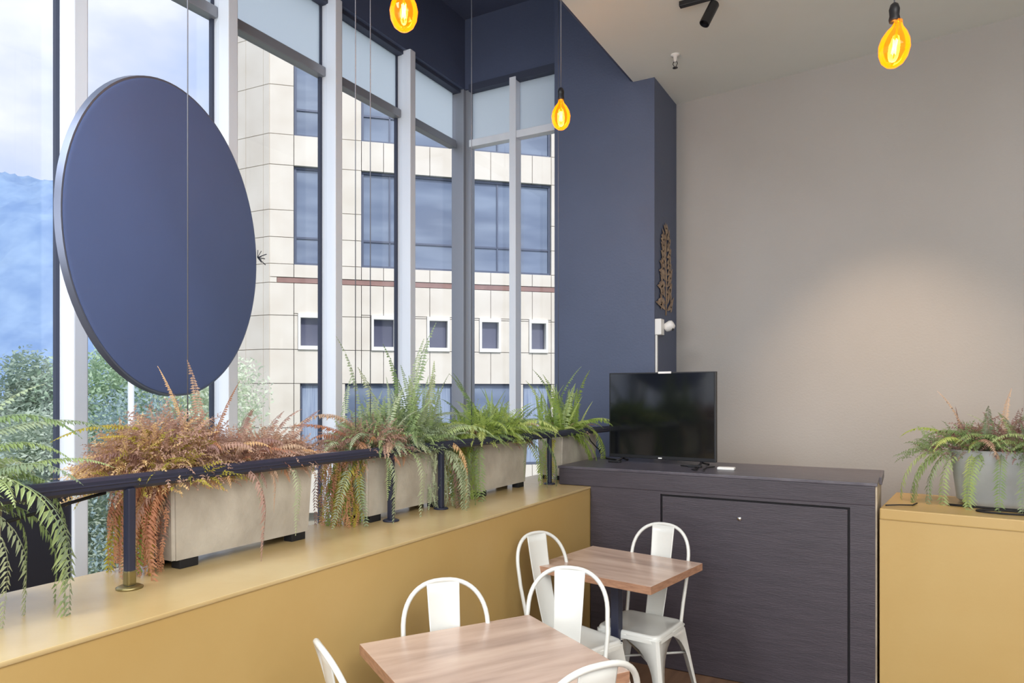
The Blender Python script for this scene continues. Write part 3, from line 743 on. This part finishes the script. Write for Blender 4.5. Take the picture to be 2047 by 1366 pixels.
frond(P, 'hang1', 'sage', 0.0, 0.07, PH, 10, 0.95); frond(P, 'hang1', 'sage', 0.0, 0.28, PH, 0, 1.0); frond(P, 'hang1', 'green', 0.0, 0.12, PH, -30, 0.6)
frond(P, 'dry2', 'rust', 0.0, 0.54, PH + .02, 20, 1.05); frond(P, 'arch0', 'dry', -0.08, 0.08, PH + .03, -110, 1.1); frond(P, 'out0', 'rust', -0.08, 0.06, PH + .03, -110, 1.0)

undergrowth(P, 'sage', 7, 700, dome(-0.10, 0.34, 0.14, 0.36, 0.20, PH - 0.05))
undergrowth(P, 'green', 8, 420, dome(-0.10, 0.30, 0.14, 0.38, 0.22, PH - 0.05))
undergrowth(P, 'dry', 9, 380, dome(-0.09, 0.10, 0.14, 0.20, 0.16, PH - 0.05))
undergrowth(P, 'rust', 10, 150, curtain(-0.2, 0.0, -0.12, -0.02, 0.02, PH), size=(0.05, 0.1))
undergrowth(P, 'gold_leaf', 11, 80, curtain(-0.2, 0.0, -0.12, -0.02, 0.02, PH), size=(0.05, 0.1))
undergrowth(P, 'sage', 12, 110, curtain(-0.02, 0.05, 0.42, 0.62, 0.03, PH), size=(0.04, 0.08))
# fresh green planter
GK = 1.18
P = planter('concrete planter full of fresh yellow-green ferns, before the last rail post', -2.03, 3.26, 0.58)
rn = random.Random(13)
fill(P, rn, .58, PD, PH, 110, AR + ['up1'], ['lime', 'lime', 'green'], sc_=(0.6, 0.92))
fill(P, rn, .58, PD, PH, 23, ['arch0', 'arch1'], ['lime'], az=(-130, -50), y=(0, 0.3), sc_=(0.7, 0.95))
fill(P, rn, .58, PD, PH, 14, ['hang0', 'hang1', 'hang2'], ['lime', 'green', 'gold_leaf'], az=(-120, -60), y=(0, 0.1), sc_=(0.7, 0.95))
fill(P, rn, .58, PD, PH, 13, ['hang0', 'arch0', 'arch1'], ['lime', 'green'], az=(20, 100), y=(0.85, 1.0), sc_=(0.7, 0.95))
fill(P, rn, .58, PD, PH, 9, ['up0', 'club1'], ['green'], sc_=(0.9, 1.1)); fill(P, rn, .58, PD, PH, 14, DR, ['dry'], sc_=(0.6, 0.9))
frond(P, 'hang1', 'sage', 0.0, 0.42, PH, 0, 0.6); frond(P, 'hang0', 'green', 0.0, 0.56, PH, 30, 1.0)

undergrowth(P, 'lime', 13, 620, dome(-0.10, 0.26, 0.15, 0.38, 0.18, PH - 0.04))
undergrowth(P, 'green', 14, 420, dome(-0.10, 0.28, 0.15, 0.36, 0.17, PH - 0.05))
undergrowth(P, 'lime', 15, 90, curtain(-0.2, 0.0, -0.08, -0.02, 0.04, PH), size=(0.05, 0.09))
# last planter beside the television
P = planter('short concrete planter of upright lime ferns, next to the television', -1.955, 4.17, 0.6)
rn = random.Random(14)
GK = 1.32
fill(P, rn, .6, PD, PH, 38, ['club0', 'club1', 'up0'], ['lime', 'lime', 'green'], y=(0.0, 0.55), sc_=(0.7, 1.15))
GK = 1.15
fill(P, rn, .6, PD, PH, 20, AR, ['lime', 'green'], sc_=(0.5, 0.75), y=(0, 0.5)); fill(P, rn, .6, PD, PH, 12, DR, ['dry', 'lime'], sc_=(0.5, 0.7), y=(0, 0.6))
fill(P, rn, .6, PD, PH, 9, ['hang0', 'arch0'], ['lime'], x=(0, 0.3), y=(0.2, 0.45), az=(20, 60), sc_=(0.75, 0.95))
fill(P, rn, .6, PD, PH, 7, ['hang1', 'arch1'], ['lime', 'gold_leaf'], x=(0, 0.6), y=(0.0, 0.1), az=(-120, -60), sc_=(0.7, 0.9))
GK = 1.0
frond(P, 'hang2', 'lime', -0.0, 0.26, PH + 0.02, 42, 0.98); frond(P, 'hang2', 'lime', -0.0, 0.24, PH + 0.03, 48, 0.95); frond(P, 'hang2', 'lime', 0.0, 0.28, PH + 0.02, 38, 0.9)

undergrowth(P, 'lime', 16, 260, dome(-0.10, 0.16, 0.13, 0.2, 0.12, PH - 0.04))
undergrowth(P, 'dry', 17, 120, dome(-0.10, 0.2, 0.12, 0.18, 0.06, PH - 0.03))
# galvanised tub on the right half wall
GK = 1.18
tub = thing('fern_tub', 'pale grey tapered metal tub of trailing ferns on the right half wall', 'planter', (0.20, 4.30, 1.02), R(-5.5))
bm = bm_new()
def rr(hx, hy, z, r, n=6):
    out = []
    for cx, cy, a0 in ((hx - r, hy - r, 0), (-hx + r, hy - r, 90), (-hx + r, -hy + r, 180), (hx - r, -hy + r, 270)):
        for k in range(n + 1): out.append(bm.verts.new((0.36 + cx + r * math.cos(R(a0 + 90 * k / n)), 0.1 + cy + r * math.sin(R(a0 + 90 * k / n)), z)))
    return out
rs = [rr(0.30, 0.10, 0.0, 0.08), rr(0.335, 0.118, 0.03, 0.085), rr(0.365, 0.13, 0.27, 0.09), rr(0.372, 0.136, 0.285, 0.09), rr(0.36, 0.124, 0.285, 0.085), rr(0.35, 0.118, 0.25, 0.085)]
for a, b in zip(rs, rs[1:]):
    for j in range(len(a)): f = bm.faces.new((a[j], a[(j + 1) % len(a)], b[(j + 1) % len(a)], b[j])); f.smooth = True
bm.faces.new(rs[0][::-1]); mk('tub', bm, 'tub', tub, smooth=40)
bm = bm_new(); rs2 = rr(0.35, 0.118, 0.262, 0.085); bm.faces.new(rs2); mk('soil', bm, 'soil', tub)
rn = random.Random(21)
for _ in range(70):
    frond(tub, rn.choice(DR + ['arch2', 'club0', 'up1']), rn.choice(['dry', 'dry', 'green', 'sage', 'dry']), rn.uniform(0.03, 0.7), rn.uniform(0.02, 0.18), 0.262, rn.uniform(0, 360), rn.uniform(0.6, 0.95), rn.uniform(-12, 12))
for _ in range(26):
    frond(tub, rn.choice(['arch1', 'arch0', 'arch2']), rn.choice(['green', 'lime', 'green']), rn.uniform(0.03, 0.7), rn.uniform(0.0, 0.12), 0.262, rn.uniform(-180, 0), rn.uniform(0.65, 0.9))
for (x, y, az, k, m, s) in ((0.03, 0.1, 185, 'hang0', 'green', 1.05), (0.03, 0.08, 178, 'hang1', 'green', 1.15), (0.02, 0.06, 200, 'hang2', 'green', 0.85), (0.05, 0.03, 215, 'hang0', 'sage', 0.95),
                            (0.05, 0.02, 230, 'hang1', 'green', 1.05), (0.1, 0.0, 262, 'hang1', 'lime', 0.85), (0.22, 0.0, 268, 'hang0', 'green', 0.8), (0.33, -0.0, 262, 'hang0', 'sage', 0.85), (0.34, -0.0, 275, 'hang1', 'lime', 0.5),
                            (0.45, 0.0, 270, 'hang0', 'green', 0.85), (0.55, 0, 265, 'hang0', 'green', 0.9), (0.0, 0.08, 190, 'hang2', 'green', 1.0), (0.02, 0.02, 200, 'hang0', 'green', 1.1), (0.15, 0.0, 250, 'hang0', 'green', 0.95), (0.4, 0.0, 262, 'hang2', 'green', 0.9), (0.04, 0.1, 170, 'arch0', 'lime', 0.8), (0.08, 0.05, 240, 'arch1', 'lime', 0.9)):
    frond(tub, k, m, x, y, 0.27, az, s)
undergrowth(tub, 'dry', 18, 520, dome(0.3, 0.1, 0.38, 0.14, 0.17, 0.24))
undergrowth(tub, 'green', 19, 220, dome(0.08, 0.06, 0.26, 0.16, 0.14, 0.22))
undergrowth(tub, 'sage', 20, 160, dome(0.5, 0.1, 0.25, 0.13, 0.12, 0.24))
frond(tub, 'up0', 'dry', 0.08, 0.1, 0.26, 180, 0.85, 0, 'dry flower spike'); frond(tub, 'up2', 'dry', 0.22, 0.1, 0.26, 70, 0.7, 0, 'dry flower spike')
frond(tub, 'up2', 'sage', 0.50, 0.1, 0.26, 180, 1.5); frond(tub, 'up2', 'sage', 0.55, 0.1, 0.26, 120, 1.0)
bm = bm_new()
tube(bm, [(0.19, 4.245, 1.026), (0.26, 4.22, 1.028), (0.36, 4.21, 1.026), (0.46, 4.19, 1.028), (0.60, 4.17, 1.027), (0.9, 4.13, 1.027)], 0.009, 8, flat=0.6)
pts = [(0.42 + 0.12 * math.cos(a), 4.10 + 0.05 * math.sin(a), 1.026) for a in [2 * PI * k / 24 for k in range(24)]]
tube(bm, pts, 0.005, 6, closed=True)
tag(mk('cable_coil', bm, 'rubber'), 'black cable coiled on the right half wall before the tub', 'cable')
bm = bm_new(); tube(bm, [(-0.09, 4.06, 1.026), (-0.03, 4.10, 1.027), (0.03, 4.13, 1.026), (0.05, 4.2, 1.028)], 0.0035, 6); 
tag(mk('thin_cable', bm, 'rubber'), 'thin dark twig-like cable lying beside the counter end', 'cable')

# ------------------------------------------------------------------ counter
ct = thing('bar_counter', 'dark stained bar counter with a grooved access door, below the television', 'counter', (-1.0, 4.3, 0))
def L(b): return (b[0] + 1.0, b[1] + 1.0, b[2] - 4.3, b[3] - 4.3, b[4], b[5])
bm = bm_new(); add_box(bm, *L((-1.684, -0.135, 4.02, 4.68, 0, 1.026))); mk('body', bm, 'counter', ct)
bm = bm_new()
add_box(bm, *L((-1.898, -0.135, 4.0, 4.68, 1.026, 1.125)), bev=0.004); mk('front_beam', bm, 'counter', ct)
# front skin around the door
dx0, dx1, dz1 = -1.235, -0.262, 1.01
g = 0.012
for nm, b in (('front_panel', (-1.684, dx0 - g, 4.0, 4.02, 0, 1.026)), ('front_panel', (dx1 + g, -0.135, 4.0, 4.02, 0, 1.026)), ('front_panel', (dx0 - g, dx1 + g, 4.0, 4.02, dz1 + g - 0.012, 1.026))):
    bm = bm_new(); add_box(bm, *L(b)); mk(nm, bm, 'counter', ct)
bm = bm_new(); add_box(bm, *L((dx0, dx1, 4.001, 4.018, 0.004, dz1 - 0.012)), bev=0.002); dr = mk('door', bm, 'counter', ct)
bm = bm_new(); add_box(bm, *L((dx0 - g, dx1 + g, 4.0165, 4.0199, 0, dz1))); mk('groove_back', bm, 'groove', ct)
bm = bm_new(); lathe(bm, [(0, 0.012), (0.010, 0.011), (0.012, 0.006), (0.014, 0)], 20, mtx=Matrix.Translation((0.20, -0.299, 0.905)) @ Matrix.Rotation(R(90), 4, 'X')); k = mk('lock', bm, 'chrome', dr); k['label'] = 'round chrome lock'
bm = bm_new(); add_box(bm, *L((-1.905, -0.125, 3.996, 4.70, 1.125, 1.142)), bev=0.003); mk('worktop', bm, 'counter_top', ct)
bm = bm_new(); add_box(bm, *L((-0.135, -0.127, 4.01, 4.68, 0.0, 1.125))); mk('end_board', bm, 'counter_end', ct)
bm = bm_new(); add_box(bm, *L((-0.128, -0.112, 4.3, 4.70, 1.10, 1.1415)), bev=0.003); mk('end_lip', bm, 'counter_top', ct)
for (x, y) in ((-1.72, 4.10), (-1.60, 4.03), (-1.33, 4.02)):
    pass

# television
TVc = Vector((-1.375, 4.405, 1.142)); tvr = math.atan2(4.37 - 4.44, 0.717)
tv = thing('television', 'flat black television standing on the dark counter', 'television', TVc, tvr)
bm = bm_new(); add_box(bm, -0.362, 0.362, 0.0, 0.03, 0.028, 0.588, bev=0.004); add_box(bm, -0.25, 0.25, 0.03, 0.06, 0.06, 0.38, bev=0.01); mk('casing', bm, 'black', tv)
bm = bm_new(); add_box(bm, -0.352, 0.352, -0.003, 0.001, 0.052, 0.580); mk('screen', bm, 'screen', tv)
bm = bm_new(); add_box(bm, -0.012, 0.012, -0.003, 0.0, 0.033, 0.041); l = mk('logo_plate', bm, 'white', tv); l['label'] = 'tiny white maker mark'
for s in (-1, 1):
    bm = bm_new()
    tube(bm, [(s * 0.26, 0.015, 0.045), (s * 0.27, 0.0, 0.02), (s * 0.28, -0.09, 0.006)], 0.007, 8)
    tube(bm, [(s * 0.26, 0.015, 0.045), (s * 0.27, 0.03, 0.02), (s * 0.28, 0.11, 0.006)], 0.007, 8)
    add_box(bm, s * 0.27 - 0.05, s * 0.27 + 0.03, -0.10, -0.06, 0.0, 0.014, bev=0.003)
    mk('stand_foot', bm, 'black', tv)
bm = bm_new(); add_box(bm, -0.012, 0.075, -0.004, 0.004, 0.579, 0.592); st = mk('top_sticker', bm, 'white', tv); st['label'] = 'white sticker on the top edge'
bm = bm_new(); tube(bm, [(-1.22, 4.33, 1.147), (-1.15, 4.30, 1.147), (-1.10, 4.27, 1.147), (-1.08, 4.20, 1.147), (-1.10, 4.14, 1.147), (-1.06, 4.10, 1.147)], 0.004, 6)
tube(bm, [(-1.02, 4.36, 1.147), (-1.05, 4.28, 1.147), (-1.04, 4.18, 1.147), (-1.02, 4.09, 1.147)], 0.004, 6)
tag(mk('power_cable', bm, 'rubber'), 'loose black cables lying on the counter under the television', 'cable')
bm = bm_new(); tube(bm, [(-1.85, 4.66, 1.147), (-1.80, 4.55, 1.147), (-1.72, 4.50, 1.147), (-1.66, 4.45, 1.147)], 0.005, 6)
tag(mk('power_cable', bm, 'rubber'), 'black cable lying on the counter left of the television', 'cable')
bm = bm_new(); add_box(bm, -0.05, 0.05, -0.028, 0.028, 0, 0.016, bev=0.006)
tag(mk('adapter_box', bm, 'white', loc=(-0.93, 4.27, 1.142), rot=(0, 0, 0.05)), 'small flat white box on the counter right of the television', 'box')

# ------------------------------------------------------------------ column wall items
cw_ = thing('wall_emblem', 'brown gold leafy ornament painted in relief on the narrow side of the navy column', 'wall decoration', (-1.635, 5.375, 2.2))
bm = bm_new(); rn = random.Random(8)
def leaf(bm, y, z, ang, ln, wd):
    k = 7; c, s = math.cos(ang), math.sin(ang); up_, dn = [], []
    for i in range(k + 1):
        t = i / k; w = wd * math.sin(PI * t) ** 0.8; b = 0.25 * ln * t * t
        yy, zz = (t * ln), b
        for sg, lst in ((1, up_), (-1, dn)):
            py, pz = yy, zz + sg * w
            lst.append(bm.verts.new((0.006 + 0.004 * math.sin(PI * t), y + py * c - pz * s, z + py * s + pz * c)))
    for i in range(k):
        try: bm.faces.new((up_[i], up_[i + 1], dn[i + 1], dn[i]))
        except Exception: pass
for i in range(13):
    z = 0.04 + i * 0.046; sp = 0.19 * (1 - i / 20.0) + 0.03
    for s in (-1, 1):
        a = R(rn.uniform(15, 50)); ln = sp * rn.uniform(0.8, 1.1)
        leaf(bm, s * 0.018, z, a if s > 0 else PI - a, ln, 0.024)
        leaf(bm, s * sp * 0.55, z - 0.01, (R(75) if s > 0 else PI - R(75)), 0.085, 0.02)
for a in (60, 90, 120): leaf(bm, 0, 0.63, R(a), 0.09, 0.022)
tube(bm, [(0.004, 0, 0.0), (0.005, 0.012, 0.2), (0.005, -0.012, 0.42), (0.004, 0, 0.66)], 0.006, 6)
mk('scroll_leaves', bm, 'gold', cw_)
cam_t = thing('security_camera', 'small white surveillance camera on the corner of the navy column', 'camera', (-1.635, 5.14, 2.09))
bm = bm_new(); add_box(bm, 0.0, 0.05, -0.035, 0.045, -0.06, 0.06, bev=0.006); mk('junction_box', bm, 'white', cam_t)
bm = bm_new(); lathe(bm, [(0, -0.03), (0.028, -0.028), (0.036, -0.01), (0.036, 0.03), (0.026, 0.045), (0, 0.05)], 20, mtx=Matrix.Translation((0.075, 0.06, 0.005)) @ Matrix.Rotation(R(60), 4, 'Y')); mk('camera_head', bm, 'white', cam_t)
bm = bm_new(); lathe(bm, [(0, 0), (0.016, 0), (0.016, 0.004), (0, 0.004)], 14, mtx=Matrix.Translation((0.112, 0.06, -0.012)) @ Matrix.Rotation(R(110), 4, 'Y')); mk('lens', bm, 'black', cam_t)
bm = bm_new(); add_box(bm, 0, 0.014, 0, 0.02, 0, 1.0, bev=0.002)
tag(mk('cable_trunking', bm, 'white', loc=(-1.634, 5.115, 1.03)), 'thin white cable trunking running down the column corner below the camera', 'trunking')

# ------------------------------------------------------------------ ceiling items
sp = thing('track_spotlight', 'black cylinder spotlight hanging from a short ceiling track', 'lamp', (-1.03, 4.20, 3.95))
bm = bm_new(); add_box(bm, -0.16, 0.06, -0.018, 0.018, -0.03, 0.0, bev=0.003); mk('track', bm, 'black', sp)
bm = bm_new(); tube(bm, [(0.03, 0, -0.03), (0.035, 0, -0.06)], 0.006, 8); mk('stem', bm, 'black', sp)
axis = Vector((-0.28, -0.25, -0.72)).normalized(); q = axis.to_track_quat('-Z', 'Y').to_matrix().to_4x4()
bm = bm_new(); lathe(bm, [(0, 0.02), (0.026, 0.02), (0.030, 0.014), (0.030, -0.125), (0.026, -0.125), (0.024, -0.105), (0, -0.105)], 24, mtx=Matrix.Translation((0.04, 0, -0.075)) @ q); mk('head', bm, 'black', sp, smooth=35)
spk = thing('fire_sprinkler', 'small white and steel fire sprinkler hanging from the ceiling', 'sprinkler', (-1.40, 4.83, 3.95))
bm = bm_new(); lathe(bm, [(0, 0), (0.032, 0), (0.03, -0.01), (0.014, -0.014), (0.010, -0.05), (0, -0.05)], 16); mk('escutcheon', bm, 'white', spk)
bm = bm_new(); tube(bm, [(0.009, 0, -0.045), (0.016, 0, -0.065), (0.002, 0, -0.09)], 0.003, 6); tube(bm, [(-0.009, 0, -0.045), (-0.016, 0, -0.065), (-0.002, 0, -0.09)], 0.003, 6); lathe(bm, [(0, -0.09), (0.018, -0.091), (0.018, -0.094), (0, -0.095)], 12); mk('deflector', bm, 'bolt', spk)

GK = 1.0
def pendant(label, x, y, z, zc, s=1.0, tilt=0.0, glow=2.5):
    # z: centre of bulb ; zc: ceiling
    t = thing('pendant_bulb', label, 'lamp', (x, y, z), 0.4, 'amber filament pendant bulbs')
    t.rotation_euler = (0, 0, 0)
    bm = bm_new(); prof = [(0, -0.082), (0.02, -0.078), (0.04, -0.062), (0.053, -0.035), (0.058, 0.0), (0.052, 0.03), (0.038, 0.058), (0.022, 0.078), (0.016, 0.092), (0.015, 0.105)]
    lathe(bm, prof, 32); b = mk('bulb_glass', bm, 'amber', t); b.rotation_euler = (0, R(tilt), 0); b.scale = (s,) * 3
    bm = bm_new()
    for k in range(4):
        a = k * PI / 2 + 0.4; c, sn = math.cos(a) * 0.008, math.sin(a) * 0.008
        tube(bm, [(c, sn, -0.028), (c * 0.8, sn * 0.8, 0.0), (c, sn, 0.03)], 0.0022, 6)
    mk('filament', bm, 'filament', b)
    bm = bm_new(); tube(bm, [(0, 0, 0.03), (0, 0, 0.1)], 0.004, 6); mk('glass_stem', bm, 'amber', b)
    bm = bm_new(); lathe(bm, [(0, 0.10), (0.019, 0.10), (0.021, 0.11), (0.018, 0.125), (0.019, 0.14), (0.020, 0.15), (0.015, 0.168), (0.006, 0.176), (0, 0.176)], 20); so = mk('socket', bm, 'black', t); so.scale = (s,) * 3
    bm = bm_new(); tube(bm, [(0, 0, 0.17 * s), (0, 0, zc - z)], 0.0028, 6); lathe(bm, [(0, zc - z - 0.03), (0.035, zc - z - 0.025), (0.04, zc - z), (0, zc - z)], 16); mk('cord', bm, 'wire', t)
    l = light('bulb_glow', 'POINT', (x, y, z - 0.0), glow, (1.0, 0.62, 0.28), shadow_soft_size=0.03)
    return t
pendant('amber filament bulb cut by the top edge, above the planters', -1.80, 2.31, 3.165, 4.96, 1.0)
pendant('farthest amber filament bulb, hanging before the navy column', -1.80, 3.82, 3.25, 4.96, 0.98)
pendant('right amber filament bulb hanging before the greige wall', -0.04, 3.19, 2.975, 3.95, 1.0, 8)
# warm ceiling spot washing the far wall
wash = light('wall_wash', 'SPOT', (-0.25, 3.75, 3.85), 150, (1.0, 0.72, 0.48), spot_size=R(54), spot_blend=0.9, shadow_soft_size=0.05)
aim(wash, (-0.12, 5.45, 0.75))
dl = thing('recessed_downlight', 'round recessed downlight above the right half wall', 'lamp', (-0.25, 3.75, 3.95))
bm = bm_new(); lathe(bm, [(0.04, -0.002), (0.06, -0.006), (0.062, 0.0), (0.04, 0.0)], 24); mk('ring', bm, 'white', dl)
bm = bm_new(); lathe(bm, [(0, -0.001), (0.04, -0.001), (0.04, 0.0), (0, 0.0)], 24); mk('lens', bm, 'led', dl)

# ------------------------------------------------------------------ tables
def table(label, cx, cy, rz, lx, ly, px_=0.0, py_=0.0):
    t = thing('square_table', label, 'table', (cx, cy, 0), rz, 'walnut topped square tables')
    bm = bm_new(); add_box(bm, -lx / 2, lx / 2, -ly / 2, ly / 2, 0.714, 0.75, bev=0.0015)
    top = mk('tabletop', bm, 'wood', t); top.data.materials.append(M['wood_edge'])
    for p_ in top.data.polygons:
        if abs(p_.normal.z) < 0.6: p_.material_index = 1
    bm = bm_new(); add_box(bm, px_ - 0.022, px_ + 0.022, py_ - 0.022, py_ + 0.022, 0.02, 0.70, bev=0.006); mk('pedestal', bm, 'navy_dark', t)
    bm = bm_new(); add_box(bm, px_ - 0.15, px_ + 0.15, py_ - 0.15, py_ + 0.15, 0.0, 0.02, bev=0.006); mk('base_plate', bm, 'navy_dark', t)
    bm = bm_new(); add_box(bm, -0.18, 0.18, -0.025, 0.025, 0.695, 0.7135); add_box(bm, -0.025, 0.025, -0.18, 0.18, 0.695, 0.7135); mk('top_bracket', bm, 'navy_dark', t)
    return t
table('far walnut square table in the corner by the dark counter', -1.244, 3.306, R(-9.3), 0.64, 0.55, 0.045, -0.095)
# near table: long axis a=(.536,.845)
table('near walnut square table at the bottom of the picture', -1.436 + 0.845 * 0.31, 2.107 - 0.536 * 0.31, math.atan2(0.845, 0.536), 0.66, 0.62)

# ------------------------------------------------------------------ chairs
def make_chair():
    t = thing('metal_chair', 'x', 'chair')
    hs = 0.163
    # seat pan with rounded corners and rolled edge
    bm = bm_new()
    def ring(h, z, r, n=5):
        o = []
        for cx, cy, a0 in ((h - r, h - r, 0), (-h + r, h - r, 90), (-h + r, -h + r, 180), (h - r, -h + r, 270)):
            for k in range(n + 1): o.append(bm.verts.new((cx + r * math.cos(R(a0 + 90 * k / n)), cy + r * math.sin(R(a0 + 90 * k / n)), z)))
        return o
    rs = [ring(hs + 0.003, 0.425, .04), ring(hs, 0.452, .04), ring(hs - 0.004, 0.459, .04), ring(hs - 0.014, 0.461, .038), ring(hs - 0.03, 0.455, .034), ring(0.07, 0.451, .03), ring(0.012, 0.45, .008)]
    for a, b in zip(rs, rs[1:]):
        for j in range(len(a)): f = bm.faces.new((a[j], a[(j + 1) % len(a)], b[(j + 1) % len(a)], b[j])); f.smooth = True
    bm.faces.new(rs[-1]); seat = mk('seat', bm, 'chair', t, smooth=60)
    # legs : folded corner sheets flowing into an arched apron
    for sx in (-1, 1):
        for sy in (-1, 1):
            bm = bm_new(); N = 16; cols = {0: [], 1: []}; corner = []
            for i in range(N + 1):
                q = i / N; z = 0.004 + (0.445 - 0.004) * (1 - (1 - q) ** 1.5)
                sp_ = 0.235 - (0.235 - hs - 0.001) * min(1, z / 0.43) ** 0.9
                lo = 0.022 + 0.026 * (z / 0.33)
                w = lo if z < 0.27 else lo + (hs - lo) * (1 - math.sqrt(max(0, 1 - ((z - 0.27) / 0.145) ** 2))) if z < 0.415 else hs
                w = min(w, hs)
                ch = 0.013
                corner.append([bm.verts.new((sx * (sp_ - w), sy * sp_, z)), bm.verts.new((sx * (sp_ - ch), sy * sp_, z)), bm.verts.new((sx * sp_, sy * (sp_ - ch), z)), bm.verts.new((sx * sp_, sy * (sp_ - w), z))])
            for a, b in zip(corner, corner[1:]):
                for j in range(3): bm.faces.new((a[j], a[j + 1], b[j + 1], b[j]))
            o = mk('leg', bm, 'chair', t, smooth=30)
            md = o.modifiers.new('solid', 'SOLIDIFY'); md.thickness = 0.0035; md.offset = -1
    bm = bm_new(); tube(bm, [(-0.175, -0.175, 0.30), (0.175, 0.175, 0.30)], 0.006, 6); tube(bm, [(-0.175, 0.175, 0.30), (0.175, -0.175, 0.30)], 0.006, 6); mk('brace', bm, 'chair', t)
    # back arch
    def lean(z): return -0.150 - 0.125 * max(0, (z - 0.42) / 0.49) ** 1.05
    pts = []
    for z, x in ((0.405, 0.150), (0.46, 0.149), (0.54, 0.151), (0.62, 0.156), (0.69, 0.160), (0.745, 0.157)): pts.append((x, z))
    for k in range(1, 13):
        a = PI / 2 * k / 12
        pts.append((0.157 * math.cos(a) ** 0.82 if k < 12 else 0.0, 0.745 + 0.162 * math.sin(a) ** 0.86))
    full = [(x, z) for x, z in pts] + [(-x, z) for x, z in pts[-2::-1]]
    bm = bm_new(); tube(bm, [(x, lean(z) + (0.02 * (x / 0.16) ** 2), z) for x, z in full], 0.0088, 12); mk('back_frame', bm, 'chair', t)
    # splat
    bm = bm_new(); rows = []
    for i in range(13):
        z = 0.445 + (0.90 - 0.445) * i / 12; w = 0.048 + 0.014 * (i / 12)
        y = lean(z) - 0.012 * math.sin(PI * i / 12)
        rows.append([bm.verts.new((w * u_, y + 0.008 * u_ * u_, z)) for u_ in (-1, -0.92, -0.5, 0, 0.5, 0.92, 1)])
    for a, b in zip(rows, rows[1:]):
        for j in range(6): bm.faces.new((a[j], a[j + 1], b[j + 1], b[j]))
    s = mk('splat', bm, 'chair', t, smooth=50); md = s.modifiers.new('solid', 'SOLIDIFY'); md.thickness = 0.004
    for sx in (-1, 1):
        bm = bm_new(); lathe(bm, [(0, 0.004), (0.004, 0.004), (0.006, 0)], 10, mtx=Matrix.Translation((sx * 0.164, -0.145, 0.435)) @ Matrix.Rotation(R(90 * sx), 4, 'Y')); mk('bolt', bm, 'bolt', t)
    return t
proto = make_chair()
# (arch top x, y, facing x, y)
chairs = [
    (-1.112, 3.635, -0.12, -1.0, 'white metal chair with its back to the dark counter, tucked in at the far table'),
    (-1.600, 3.095, 0.93, -0.36, 'white metal chair between the ochre wall and the far table'),
    (-1.158, 2.545, 0.22, -0.975, 'white metal chair standing between the two tables'),
    (-1.497, 2.150, 0.75, -0.66, 'white metal chair pushed in behind the near table, back to the ochre wall'),
    (-0.674, 1.672, -0.845, 0.536, 'white metal chair at the bottom edge, at the right end of the near table'),
    (-1.400, 1.425, 0.536, 0.845, 'white metal chair seen edge-on at the left end of the near table'),
]
for i, (tx, ty, fx, fy, lab) in enumerate(chairs):
    o = proto if i == 0 else clone(proto)
    n_ = math.hypot(fx, fy); fx /= n_; fy /= n_
    o.location = (tx + fx * 0.275, ty + fy * 0.275, 0)
    o.rotation_euler = (0, 0, math.atan2(fy, fx) - PI / 2)
    tag(o, lab, 'chair', 'white metal cafe chairs around the tables')
print('panels', npan, 'objects', len(bpy.data.objects))
